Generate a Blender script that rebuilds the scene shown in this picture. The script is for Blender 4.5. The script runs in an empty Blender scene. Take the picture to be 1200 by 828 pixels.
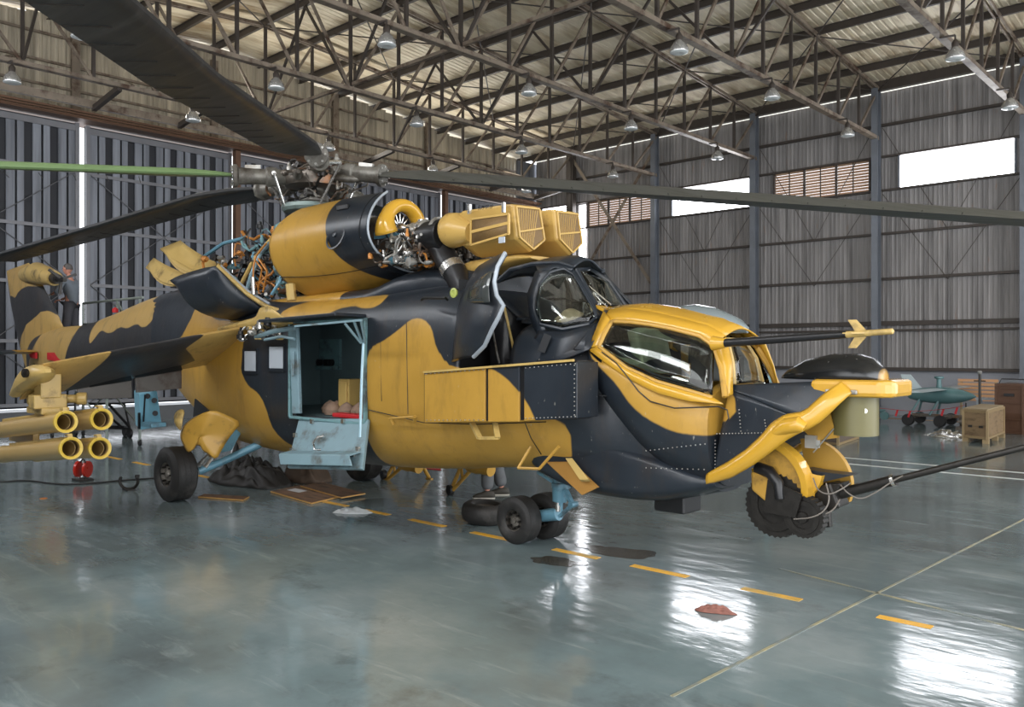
import bpy, bmesh, math, random
from mathutils import Vector, Matrix, noise
random.seed(7)
PI = math.pi
S = bpy.context.scene
# ------------------------------------------------------------------ camera
cam_d = bpy.data.cameras.new('camera'); cam = bpy.data.objects.new('camera', cam_d)
S.collection.objects.link(cam); S.camera = cam
cam_d.sensor_width = 36.0; cam_d.lens = 29.4; cam_d.shift_y = -0.0017
cam_d.clip_start = 0.05; cam_d.clip_end = 300
cam.location = (0, 0, 2.0)
cam.rotation_euler = (PI/2, 0, math.radians(42.57))
# ------------------------------------------------------------------ world: bright overcast white sky
W = bpy.data.worlds.new('sky'); S.world = W; W.use_nodes = True
bg = W.node_tree.nodes['Background']
bg.inputs[0].default_value = (0.90, 0.94, 1.0, 1); bg.inputs[1].default_value = 2.5
# ------------------------------------------------------------------ area lamps for daylight at the openings, plus an added near-wall fill
def area(name, loc, rot, sx, sy, power, col):
    l = bpy.data.lights.new(name, 'AREA'); l.shape = 'RECTANGLE'; l.size = sx; l.size_y = sy
    l.energy = power; l.color = col
    o = bpy.data.objects.new(name, l); o.location = loc; o.rotation_euler = rot
    S.collection.objects.link(o); return o
area('daylight_front_opening', (11.8, 12, 4.4), (0, math.radians(90), 0), 8, 22, 2300, (0.95, 0.97, 1.0))
area('daylight_side_opening', (3.0, -1.2, 4.2), (math.radians(90), 0, 0), 15, 7, 600, (1.0, 0.98, 0.95))
area('daylight_door_head_gap', (-23.2, 18, 8.95), (0, math.radians(-125), 0), .3, 16, 260, (1.0, .96, .86))
area('near_wall_window_fill', (-13, -.95, 7.6), (math.radians(62), 0, 0), 20, 1.0, 560, (.95, .97, 1.0))  # lamp added at unseen near-wall windows to brighten the tail side
S.view_settings.view_transform = 'Standard'; S.view_settings.look = 'None'
S.view_settings.gamma = 1; S.view_settings.use_curve_mapping = False
S.view_settings.exposure = 0.0

# ------------------------------------------------------------------ helpers
COL = S.collection
class MB:
    """collects faces; v list of Vector, f list of index tuples with material slot"""
    def __init__(s): s.v = []; s.f = []; s.m = []
    def add(s, vs, fs, mi=0):
        b = len(s.v); s.v += [Vector(v) for v in vs]
        for f in fs: s.f.append(tuple(b+i for i in f)); s.m.append(mi)
        return s
    def box(s, c, d, R=None, mi=0):
        x, y, z = d[0]/2, d[1]/2, d[2]/2
        vs = [Vector((a, b, e)) for a in (-x, x) for b in (-y, y) for e in (-z, z)]
        if R is not None: vs = [R @ v for v in vs]
        c = Vector(c)
        return s.add([v+c for v in vs], [(0,1,3,2),(4,6,7,5),(0,4,5,1),(2,3,7,6),(0,2,6,4),(1,5,7,3)], mi)
    def bar(s, a, b, w, h, up=(0,0,1), mi=0):
        a = Vector(a); b = Vector(b); d = b-a; L = d.length
        if L < 1e-6: return s
        d.normalize(); u = Vector(up)
        if abs(d.dot(u)) > .98: u = Vector((1,0,0))
        sd = d.cross(u).normalized(); u = sd.cross(d).normalized()
        R = Matrix((d, sd, u)).transposed()
        return s.box((a+b)/2, (L, w, h), R, mi)
    def tube(s, pts, r, n=10, cap=True, mi=0, closed=False):
        pts = [Vector(p) for p in pts]; N = len(pts)
        rs = r if isinstance(r, (list, tuple)) else [r]*N
        b = len(s.v); prev = None
        for i, p in enumerate(pts):
            if closed: t = pts[(i+1)%N]-pts[i-1]
            else: t = pts[min(i+1, N-1)]-pts[max(i-1, 0)]
            t = t.normalized() if t.length > 1e-9 else Vector((0,0,1))
            if prev is None:
                u = Vector((0,0,1)) if abs(t.z) < .9 else Vector((1,0,0))
            else: u = prev
            sd = t.cross(u).normalized(); u = sd.cross(t).normalized(); prev = u
            for k in range(n):
                a = 2*PI*k/n; s.v.append(p+(sd*math.cos(a)+u*math.sin(a))*rs[i])
        M = N if closed else N-1
        for i in range(M):
            j = (i+1) % N
            for k in range(n):
                q = (k+1) % n
                s.f.append((b+i*n+k, b+i*n+q, b+j*n+q, b+j*n+k)); s.m.append(mi)
        if cap and not closed:
            s.f.append(tuple(b+k for k in reversed(range(n)))); s.m.append(mi)
            s.f.append(tuple(b+(N-1)*n+k for k in range(n))); s.m.append(mi)
        return s
    def lathe(s, o, axis, prof, n=24, mi=0, cap=True, a0=0, a1=2*PI):
        """prof: list of (t along axis, radius)"""
        o = Vector(o); ax = Vector(axis).normalized()
        u = Vector((0,0,1)) if abs(ax.z) < .9 else Vector((1,0,0))
        sd = ax.cross(u).normalized(); u = sd.cross(ax).normalized()
        full = abs(a1-a0-2*PI) < 1e-6; m = n if full else n+1
        b = len(s.v)
        for t, r in prof:
            for k in range(m):
                a = a0+(a1-a0)*k/n; s.v.append(o+ax*t+(sd*math.cos(a)+u*math.sin(a))*r)
        for i in range(len(prof)-1):
            for k in range(n):
                q = (k+1) % m
                s.f.append((b+i*m+k, b+i*m+q, b+(i+1)*m+q, b+(i+1)*m+k)); s.m.append(mi)
        if cap and full:
            if prof[0][1] > 1e-5: s.f.append(tuple(b+k for k in reversed(range(m)))); s.m.append(mi)
            if prof[-1][1] > 1e-5: s.f.append(tuple(b+(len(prof)-1)*m+k for k in range(m))); s.m.append(mi)
        return s
    def loft(s, rings, closed=True, cap0=False, cap1=False, mi=0):
        n = len(rings[0]); b = len(s.v)
        for r in rings: s.v += [Vector(p) for p in r]
        for i in range(len(rings)-1):
            for k in range(n if closed else n-1):
                q = (k+1) % n
                s.f.append((b+i*n+k, b+i*n+q, b+(i+1)*n+q, b+(i+1)*n+k)); s.m.append(mi)
        if cap0: s.f.append(tuple(b+k for k in reversed(range(n)))); s.m.append(mi)
        if cap1: s.f.append(tuple(b+(len(rings)-1)*n+k for k in range(n))); s.m.append(mi)
        return s
    def plate(s, poly, off, mi=0):
        """flat polygon (3d points) extruded by vector off"""
        poly = [Vector(p) for p in poly]; n = len(poly); off = Vector(off); b = len(s.v)
        s.v += poly+[p+off for p in poly]
        s.f.append(tuple(b+k for k in reversed(range(n)))); s.m.append(mi)
        s.f.append(tuple(b+n+k for k in range(n))); s.m.append(mi)
        for k in range(n):
            q = (k+1) % n; s.f.append((b+k, b+q, b+n+q, b+n+k)); s.m.append(mi)
        return s
    def build(s, name, mats, parent=None, smooth=False, bevel=0, sub=0, camo=None, label=None, auto=40, solid=0, kind=None):
        me = bpy.data.meshes.new(name)
        me.from_pydata([tuple(v) for v in s.v], [], s.f)
        bm = bmesh.new(); bm.from_mesh(me)
        for i, f in enumerate(bm.faces): f.material_index = s.m[i] if i < len(s.m) else 0
        bmesh.ops.recalc_face_normals(bm, faces=bm.faces); bm.to_mesh(me); bm.free()
        for m in (mats if isinstance(mats, (list, tuple)) else [mats]): me.materials.append(m)
        o = bpy.data.objects.new(name, me); COL.objects.link(o)
        if parent is not None:
            o.parent = parent
            o.matrix_parent_inverse = mpi(parent)
        if smooth:
            me.polygons.foreach_set('use_smooth', [True]*len(me.polygons))
            if auto < 180:
                try: me.set_sharp_from_angle(angle=math.radians(auto))
                except Exception: pass
        if solid:
            md = o.modifiers.new('solid', 'SOLIDIFY'); md.thickness = solid; md.offset = -1
        if bevel:
            md = o.modifiers.new('bevel', 'BEVEL'); md.width = bevel; md.segments = 2; md.limit_method = 'ANGLE'; md.angle_limit = math.radians(35)
        if sub:
            md = o.modifiers.new('sub', 'SUBSURF'); md.levels = sub; md.render_levels = sub
        if camo is not None:
            at = me.attributes.new('camo', 'FLOAT', 'POINT')
            at.data.foreach_set('value', [camo(v.co.x, v.co.y, v.co.z) for v in me.vertices])
        if label: o['label'] = label
        if kind: o['kind'] = kind
        return o
WM = {}
def mpi(p):
    return WM[p.name].inverted() if p.name in WM else Matrix.Identity(4)
def empty(name, loc=(0,0,0), label=None, cat=None, group=None, parent=None, rz=0):
    o = bpy.data.objects.new(name, None); COL.objects.link(o)
    o.empty_display_size = .2
    if parent is not None: o.parent = parent
    o.location = loc; o.rotation_euler = (0, 0, rz)
    WM[o.name] = Matrix.Translation(Vector(loc)) @ Matrix.Rotation(rz, 4, 'Z')
    tag(o, label, cat, group); return o
def tag(o, label=None, cat=None, group=None, kind=None):
    if label: o['label'] = label
    if cat: o['category'] = cat
    if group: o['group'] = group
    if kind: o['kind'] = kind
    return o
def struct(o): o['kind'] = 'structure'; return o
def share(src, parent=None, loc=None, mat=None):
    c = src.copy(); COL.objects.link(c)
    if parent is not None: c.parent = parent; c.matrix_parent_inverse = src.matrix_parent_inverse.copy()
    if loc is not None: c.location = loc
    if mat is not None: c.matrix_basis = mat
    return c
def copy_tree(o, parent=None):
    c = o.copy(); COL.objects.link(c)
    if parent is not None: c.parent = parent; c.matrix_parent_inverse = o.matrix_parent_inverse.copy()
    for ch in list(o.children): copy_tree(ch, c)
    return c

# ------------------------------------------------------------------ materials
def new_mat(name):
    m = bpy.data.materials.new(name); m.use_nodes = True
    nt = m.node_tree; b = nt.nodes['Principled BSDF']; return m, nt, b
def N(nt, t, **k):
    n = nt.nodes.new(t)
    for a, v in k.items(): setattr(n, a, v)
    return n
def mat(name, col, rough=.5, metal=0., var=.12, scale=6., bump=.0, bscale=60., dirt=None, dirt_amt=.0, stretch=(1,1,1), coat=0., dscale=2.5, spec=.5):
    m, nt, b = new_mat(name); L = nt.links.new
    tc = N(nt, 'ShaderNodeTexCoord'); mp = N(nt, 'ShaderNodeMapping'); mp.inputs['Scale'].default_value = stretch
    L(tc.outputs['Object'], mp.inputs[0])
    n1 = N(nt, 'ShaderNodeTexNoise'); n1.inputs['Scale'].default_value = scale; n1.inputs['Detail'].default_value = 5
    L(mp.outputs[0], n1.inputs['Vector'])
    mx = N(nt, 'ShaderNodeMix', data_type='RGBA')
    c = Vector(col)
    mx.inputs[6].default_value = (*[max(0, v*(1-var)) for v in c], 1); mx.inputs[7].default_value = (*[min(1, v*(1+var)) for v in c], 1)
    L(n1.outputs[0], mx.inputs[0]); out = mx.outputs[2]
    if dirt is not None:
        n2 = N(nt, 'ShaderNodeTexNoise'); n2.inputs['Scale'].default_value = dscale; n2.inputs['Detail'].default_value = 8; n2.inputs['Roughness'].default_value = .65
        L(mp.outputs[0], n2.inputs['Vector'])
        rp = N(nt, 'ShaderNodeValToRGB'); rp.color_ramp.elements[0].position = .62-dirt_amt*.35; rp.color_ramp.elements[1].position = .75-dirt_amt*.25
        L(n2.outputs[0], rp.inputs[0])
        m2 = N(nt, 'ShaderNodeMix', data_type='RGBA'); L(rp.outputs[0], m2.inputs[0]); L(out, m2.inputs[6]); m2.inputs[7].default_value = (*dirt, 1)
        out = m2.outputs[2]
    L(out, b.inputs['Base Color'])
    b.inputs['Metallic'].default_value = metal; b.inputs['Coat Weight'].default_value = coat
    b.inputs['Specular IOR Level'].default_value = spec
    rr = N(nt, 'ShaderNodeMapRange'); rr.inputs['To Min'].default_value = max(.02, rough-.1); rr.inputs['To Max'].default_value = min(1, rough+.1)
    L(n1.outputs[0], rr.inputs[0]); L(rr.outputs[0], b.inputs['Roughness'])
    if bump:
        n3 = N(nt, 'ShaderNodeTexNoise'); n3.inputs['Scale'].default_value = bscale; n3.inputs['Detail'].default_value = 4
        L(mp.outputs[0], n3.inputs['Vector'])
        bp = N(nt, 'ShaderNodeBump'); bp.inputs['Strength'].default_value = bump; bp.inputs['Distance'].default_value = .02
        L(n3.outputs[0], bp.inputs['Height']); L(bp.outputs[0], b.inputs['Normal'])
    return m
def emis(name, col, st):
    m, nt, b = new_mat(name); b.inputs['Base Color'].default_value = (.8,.8,.8,1)
    b.inputs['Emission Color'].default_value = (*col, 1); b.inputs['Emission Strength'].default_value = st; return m

def camo_mat(name, dark=(.016,.021,.028), light=(.48,.27,.045), rough=.34, stain=.35):
    """two-colour desert camouflage; which paint goes where is stored per vertex as signed distance 'camo'"""
    m, nt, b = new_mat(name); L = nt.links.new
    at = N(nt, 'ShaderNodeAttribute'); at.attribute_name = 'camo'
    tc = N(nt, 'ShaderNodeTexCoord')
    n0 = N(nt, 'ShaderNodeTexNoise'); n0.inputs['Scale'].default_value = 3.; n0.inputs['Detail'].default_value = 3
    L(tc.outputs['Object'], n0.inputs['Vector'])
    a = N(nt, 'ShaderNodeMath', operation='MULTIPLY_ADD'); L(n0.outputs[0], a.inputs[0]); a.inputs[1].default_value = .04; a.inputs[2].default_value = -.02
    s = N(nt, 'ShaderNodeMath', operation='ADD'); L(a.outputs[0], s.inputs[0]); L(at.outputs['Fac'], s.inputs[1])
    mr = N(nt, 'ShaderNodeMapRange'); mr.inputs['From Min'].default_value = -.008; mr.inputs['From Max'].default_value = .008
    L(s.outputs[0], mr.inputs[0])
    n1 = N(nt, 'ShaderNodeTexNoise'); n1.inputs['Scale'].default_value = 2.2; n1.inputs['Detail'].default_value = 8; n1.inputs['Roughness'].default_value = .62
    L(tc.outputs['Object'], n1.inputs['Vector'])
    cl = N(nt, 'ShaderNodeMix', data_type='RGBA'); L(n1.outputs[0], cl.inputs[0])
    cl.inputs[6].default_value = (*[v*.80 for v in light], 1); cl.inputs[7].default_value = (*[min(1, v*1.16) for v in light], 1)
    cd = N(nt, 'ShaderNodeMix', data_type='RGBA'); L(n1.outputs[0], cd.inputs[0])
    cd.inputs[6].default_value = (*[v*.65 for v in dark], 1); cd.inputs[7].default_value = (*[v*1.5 for v in dark], 1)
    mx = N(nt, 'ShaderNodeMix', data_type='RGBA'); L(mr.outputs[0], mx.inputs[0]); L(cd.outputs[2], mx.inputs[6]); L(cl.outputs[2], mx.inputs[7])
    # scuffs: light flecks and vertical brown oil stains
    n2 = N(nt, 'ShaderNodeTexNoise'); n2.inputs['Scale'].default_value = 38; n2.inputs['Detail'].default_value = 3
    mp = N(nt, 'ShaderNodeMapping'); mp.inputs['Scale'].default_value = (1, 1, .45); L(tc.outputs['Object'], mp.inputs[0]); L(mp.outputs[0], n2.inputs['Vector'])
    r2 = N(nt, 'ShaderNodeMapRange'); r2.inputs['From Min'].default_value = .70; r2.inputs['From Max'].default_value = .76; L(n2.outputs[0], r2.inputs[0])
    f2 = N(nt, 'ShaderNodeMath', operation='MULTIPLY'); L(r2.outputs[0], f2.inputs[0]); f2.inputs[1].default_value = .45
    m3 = N(nt, 'ShaderNodeMix', data_type='RGBA'); L(f2.outputs[0], m3.inputs[0]); L(mx.outputs[2], m3.inputs[6]); m3.inputs[7].default_value = (.42,.40,.34,1)
    n4 = N(nt, 'ShaderNodeTexNoise'); n4.inputs['Scale'].default_value = 3.2; n4.inputs['Detail'].default_value = 9; n4.inputs['Roughness'].default_value = .7
    mp2 = N(nt, 'ShaderNodeMapping'); mp2.inputs['Scale'].default_value = (1.6, 1.6, .4); L(tc.outputs['Object'], mp2.inputs[0]); L(mp2.outputs[0], n4.inputs['Vector'])
    r4 = N(nt, 'ShaderNodeMapRange'); r4.inputs['From Min'].default_value = .52; r4.inputs['From Max'].default_value = .75; L(n4.outputs[0], r4.inputs[0])
    f4 = N(nt, 'ShaderNodeMath', operation='MULTIPLY'); L(r4.outputs[0], f4.inputs[0]); f4.inputs[1].default_value = stain
    m5 = N(nt, 'ShaderNodeMix', data_type='RGBA'); L(f4.outputs[0], m5.inputs[0]); L(m3.outputs[2], m5.inputs[6]); m5.inputs[7].default_value = (.06,.038,.02,1)
    L(m5.outputs[2], b.inputs['Base Color'])
    rr = N(nt, 'ShaderNodeMapRange'); rr.inputs['To Min'].default_value = rough-.12; rr.inputs['To Max'].default_value = rough+.16
    L(n1.outputs[0], rr.inputs[0]); L(rr.outputs[0], b.inputs['Roughness'])
    bp = N(nt, 'ShaderNodeBump'); bp.inputs['Strength'].default_value = .12; bp.inputs['Distance'].default_value = .02
    n6 = N(nt, 'ShaderNodeTexNoise'); n6.inputs['Scale'].default_value = 9; n6.inputs['Detail'].default_value = 2; L(tc.outputs['Object'], n6.inputs['Vector'])
    L(n6.outputs[0], bp.inputs['Height']); L(bp.outputs[0], b.inputs['Normal'])
    return m

def floor_mat():
    m, nt, b = new_mat('epoxy_floor'); L = nt.links.new
    tc = N(nt, 'ShaderNodeTexCoord')
    n1 = N(nt, 'ShaderNodeTexNoise'); n1.inputs['Scale'].default_value = .45; n1.inputs['Detail'].default_value = 9; n1.inputs['Roughness'].default_value = .6
    L(tc.outputs['Object'], n1.inputs['Vector'])
    rp = N(nt, 'ShaderNodeValToRGB'); e = rp.color_ramp.elements
    e[0].position = .3; e[0].color = (.10,.115,.115,1); e[1].position = .72; e[1].color = (.28,.32,.315,1)
    x = e.new(.52); x.color = (.165,.215,.22,1)
    L(n1.outputs[0], rp.inputs[0])
    # long wiped streaks along the hangar
    mp = N(nt, 'ShaderNodeMapping'); mp.inputs['Scale'].default_value = (.7, 3.4, 1); mp.inputs['Rotation'].default_value = (0, 0, .35); L(tc.outputs['Object'], mp.inputs[0])
    n2 = N(nt, 'ShaderNodeTexNoise'); n2.inputs['Scale'].default_value = 1.6; n2.inputs['Detail'].default_value = 8; n2.inputs['Roughness'].default_value = .65; n2.inputs['Distortion'].default_value = .6
    L(mp.outputs[0], n2.inputs['Vector'])
    r2 = N(nt, 'ShaderNodeMapRange'); r2.inputs['From Min'].default_value = .56; r2.inputs['From Max'].default_value = .74; L(n2.outputs[0], r2.inputs[0])
    f2 = N(nt, 'ShaderNodeMath', operation='MULTIPLY'); L(r2.outputs[0], f2.inputs[0]); f2.inputs[1].default_value = .38
    m2 = N(nt, 'ShaderNodeMix', data_type='RGBA'); L(f2.outputs[0], m2.inputs[0]); L(rp.outputs[0], m2.inputs[6]); m2.inputs[7].default_value = (.38,.43,.42,1)
    # dark oily stains
    n3 = N(nt, 'ShaderNodeTexNoise'); n3.inputs['Scale'].default_value = .9; n3.inputs['Detail'].default_value = 7; n3.inputs['Roughness'].default_value = .7
    mp3 = N(nt, 'ShaderNodeMapping'); mp3.inputs['Location'].default_value = (7.3, 2.1, 0); L(tc.outputs['Object'], mp3.inputs[0]); L(mp3.outputs[0], n3.inputs['Vector'])
    r3 = N(nt, 'ShaderNodeMapRange'); r3.inputs['From Min'].default_value = .56; r3.inputs['From Max'].default_value = .72; L(n3.outputs[0], r3.inputs[0])
    f3 = N(nt, 'ShaderNodeMath', operation='MULTIPLY'); L(r3.outputs[0], f3.inputs[0]); f3.inputs[1].default_value = .55
    m3 = N(nt, 'ShaderNodeMix', data_type='RGBA'); L(f3.outputs[0], m3.inputs[0]); L(m2.outputs[2], m3.inputs[6]); m3.inputs[7].default_value = (.05,.048,.042,1)
    L(m3.outputs[2], b.inputs['Base Color'])
    rr = N(nt, 'ShaderNodeMapRange'); rr.inputs['From Min'].default_value = .3; rr.inputs['From Max'].default_value = .75; rr.inputs['To Min'].default_value = .05; rr.inputs['To Max'].default_value = .20
    L(n2.outputs[0], rr.inputs[0]); L(rr.outputs[0], b.inputs['Roughness'])
    b.inputs['Specular IOR Level'].default_value = .6
    n4 = N(nt, 'ShaderNodeTexNoise'); n4.inputs['Scale'].default_value = 2.2; n4.inputs['Detail'].default_value = 3
    mp4 = N(nt, 'ShaderNodeMapping'); mp4.inputs['Scale'].default_value = (1.2, 3, 1); mp4.inputs['Rotation'].default_value = (0,0,.75); L(tc.outputs['Object'], mp4.inputs[0]); L(mp4.outputs[0], n4.inputs['Vector'])
    bp = N(nt, 'ShaderNodeBump'); bp.inputs['Strength'].default_value = .16; bp.inputs['Distance'].default_value = .02
    L(n4.outputs[0], bp.inputs['Height']); L(bp.outputs[0], b.inputs['Normal'])
    return m

def clad_mat(name, base, rust_amt=.5, tint=(.35,.17,.07), rough=.55, metal=.25):
    """galvanised sheet with vertical rust and lime runs (stretched noise in Z)"""
    m, nt, b = new_mat(name); L = nt.links.new
    tc = N(nt, 'ShaderNodeTexCoord'); ge = N(nt, 'ShaderNodeNewGeometry')
    mp = N(nt, 'ShaderNodeMapping'); mp.inputs['Scale'].default_value = (2.2, 2.2, .11); L(ge.outputs['Position'], mp.inputs[0])
    n1 = N(nt, 'ShaderNodeTexNoise'); n1.inputs['Scale'].default_value = 2.; n1.inputs['Detail'].default_value = 8; n1.inputs['Roughness'].default_value = .62
    L(mp.outputs[0], n1.inputs['Vector'])
    rp = N(nt, 'ShaderNodeValToRGB'); e = rp.color_ramp.elements
    e[0].position = .32; e[0].color = (*[v*.6 for v in base], 1); e[1].position = .7; e[1].color = (*[min(1, v*1.55) for v in base], 1)
    L(n1.outputs[0], rp.inputs[0])
    n2 = N(nt, 'ShaderNodeTexNoise'); n2.inputs['Scale'].default_value = 3.; n2.inputs['Detail'].default_value = 9; n2.inputs['Roughness'].default_value = .72
    mp2 = N(nt, 'ShaderNodeMapping'); mp2.inputs['Scale'].default_value = (1.5, 1.5, .2); mp2.inputs['Location'].default_value = (3.3, 9.1, 2); L(ge.outputs['Position'], mp2.inputs[0]); L(mp2.outputs[0], n2.inputs['Vector'])
    r2 = N(nt, 'ShaderNodeMapRange'); r2.inputs['From Min'].default_value = .60; r2.inputs['From Max'].default_value = .76; L(n2.outputs[0], r2.inputs[0])
    f2 = N(nt, 'ShaderNodeMath', operation='MULTIPLY'); L(r2.outputs[0], f2.inputs[0]); f2.inputs[1].default_value = rust_amt
    m2 = N(nt, 'ShaderNodeMix', data_type='RGBA'); L(f2.outputs[0], m2.inputs[0]); L(rp.outputs[0], m2.inputs[6]); m2.inputs[7].default_value = (*tint, 1)
    L(m2.outputs[2], b.inputs['Base Color']); b.inputs['Roughness'].default_value = rough; b.inputs['Metallic'].default_value = metal
    return m

def glass_mat(name, tint=(.8,.85,.8), rough=.02):
    m, nt, b = new_mat(name)
    b.inputs['Base Color'].default_value = (*tint, 1); b.inputs['Roughness'].default_value = rough
    b.inputs['Transmission Weight'].default_value = 1.0; b.inputs['IOR'].default_value = 1.45
    return m

M = {}
M['floor'] = floor_mat()
M['steel'] = mat('dark_painted_steel', (.06,.048,.04), .5, .2, .3, 4)
M['steel_l'] = mat('weathered_truss_steel', (.24,.195,.15), .5, .3, .35, 3, dirt=(.07,.035,.02), dirt_amt=.35)
M['column'] = mat('column_grey_paint', (.17,.185,.21), .4, .3, .3, 2)
M['wall'] = clad_mat('wall_cladding', (.235,.222,.215), 1.0, (.30,.15,.07), .6, .08)
M['wall_low'] = mat('plaster_dado', (.30,.31,.335), .7, 0, .12, 1.2, bump=.1)
M['gable'] = clad_mat('gable_cladding', (.42,.37,.28), .5, (.25,.13,.06), .6, .1)
M['roof'] = mat('roof_sheet', (.80,.70,.52), .45, .1, .22, .8, stretch=(1.5,.3,1), dirt=(.42,.31,.18), dirt_amt=.5, dscale=1.2)
M['door'] = clad_mat('door_sheet', (.165,.175,.198), .2, (.10,.07,.05), .5, .35)
M['door_dark'] = mat('door_recess', (.020,.021,.026), .6, .1, .2, 3)
M['door_rail'] = mat('door_rail_steel', (.17,.17,.18), .45, .4, .2, 3)
M['track'] = mat('rusty_track', (.13,.065,.035), .5, .3, .35, 4, stretch=(1,.2,1))
M['sky_pane'] = emis('daylit_pane', (.93,.95,1.), 11.0)
M['louvre'] = mat('rusty_louvre', (.50,.33,.22), .6, .1, .3, 3)
M['yellow_line'] = mat('yellow_floor_paint', (.80,.42,.03), .4, 0, .18, 9, dirt=(.45,.33,.12), dirt_amt=.35)
M['white_line'] = mat('white_floor_paint', (.62,.63,.60), .4, 0, .12, 8, dirt=(.3,.33,.32), dirt_amt=.3)
M['tan_line'] = mat('worn_tan_line', (.38,.33,.18), .45, 0, .2, 8, dirt=(.17,.2,.19), dirt_amt=.65)
M['lamp_shell'] = mat('lamp_reflector', (.55,.55,.54), .25, .7, .1, 9)
M['lamp_glass'] = mat('lamp_lens', (.75,.78,.78), .15, 0, .05, 5)
M['black'] = mat('black_rubber', (.013,.012,.012), .55, 0, .3, 12, bump=.2, bscale=30)

# ------------------------------------------------------------------ STRUCTURE
YB, YN, YR = 27.5, -1.3, 13.1            # far side wall, near side wall, ridge line
XG, XF = -24.0, 12.0                      # gable with sliding doors, open front
ZE, SL = 10.35, .08                       # eave height, roof slope
def zroof(y): return ZE + SL*(min(YB-y, y-YN))
COLX = [-21.8, -17.7, -13.6, -9.45, -5.35, -1.25, 2.85, 6.95, 11.05]

fl = MB(); fl.box(((XG+XF)/2-1, (YB+YN)/2, -.1), (XF-XG+6, YB-YN+3, .2)); floor = struct(fl.build('floor', M['floor']))
def strip(x0, y0, x1, y1, w, m, name, z=.004):
    s = MB(); s.bar((x0, y0, z/2), (x1, y1, z/2), w, z); return s.build(name, m, floor)
# dashed yellow centre line
for x0, x1 in [(-17.6,-17.1),(-16.6,-15.9),(-15.3,-14.7),(-14.1,-13.5),(-12.9,-12.3),(-11.7,-11.1),(-10.5,-9.9),(-9.45,-8.9),(-8.55,-8.05),(-7.65,-7.05),(-6.6,-6.0),(-5.42,-4.86),(-4.47,-3.88),(-3.35,-2.84),(-2.24,-1.86),(-1.2,-.7),(-.1,.4)]:
    strip(x0, 6.53, x1, 6.53, .085, M['yellow_line'], 'floor_dash')
strip(-22, 15.88, 6, 15.88, .09, M['white_line'], 'floor_line'); strip(-22, 15.05, 6, 15.05, .09, M['white_line'], 'floor_line')
strip(-23, 26.2, 10, 26.2, .18, mat('orange_line', (.45,.22,.06), .5), 'floor_line')
strip(-2.6, 4.2, -2.2, 12.6, .022, M['tan_line'], 'floor_seam'); strip(-3.4, 7.35, 2, 6.2, .03, M['tan_line'], 'floor_seam')

# --- far side wall: corrugated sheets between columns, windows band 7.13..8.2
def sheet_mb(w, z0, z1, ribs=6, d=.012):
    s = MB(); pts = []
    p = w/ribs
    for i in range(ribs):
        x = i*p
        pts += [(x, 0), (x+p*.55, 0), (x+p*.68, d), (x+p*.87, d)]
    pts.append((w+.03, 0))
    s.loft([[(x, -y, z0) for x, y in pts], [(x, -y, z1) for x, y in pts]], closed=False); return s
wall_back = MB(); wall_back.box(((XG+XF)/2, YB+.45, .72), (XF-XG+1, .3, 1.44)); wall_back.box(((XG+XF)/2, YB+.28, 1.45), (XF-XG+1, .1, .05))
wall_back = struct(wall_back.build('wall_back', M['wall_low']))
cache = {}
def sheets(x0, x1, z0, z1, y, parent, m, n=None, name='wall_sheet'):
    n = n or max(1, round((x1-x0)/.82)); w = (x1-x0)/n
    key = (round(w,4), z0, z1, m.name)
    for i in range(n):
        if key not in cache:
            o = sheet_mb(w, z0, z1).build(name, m, parent); cache[key] = o
        else: o = share(cache[key], parent)
        o.location = (x0+i*w, y + (.012 if i % 2 else 0), 0)
bays = [(-24.0, -21.8)] + [(COLX[i], COLX[i+1]) for i in range(len(COLX)-1)]
WIN = {-24.0: 'bright', -21.8: 'louvre', -17.7: 'bright', -13.6: 'louvre', -9.45: 'bright', -5.35: 'bright', -1.25: 'louvre', 2.85: 'bright', 6.95: 'bright'}
WZ0, WZ1 = 7.13, 8.2
wn = 0
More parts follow.
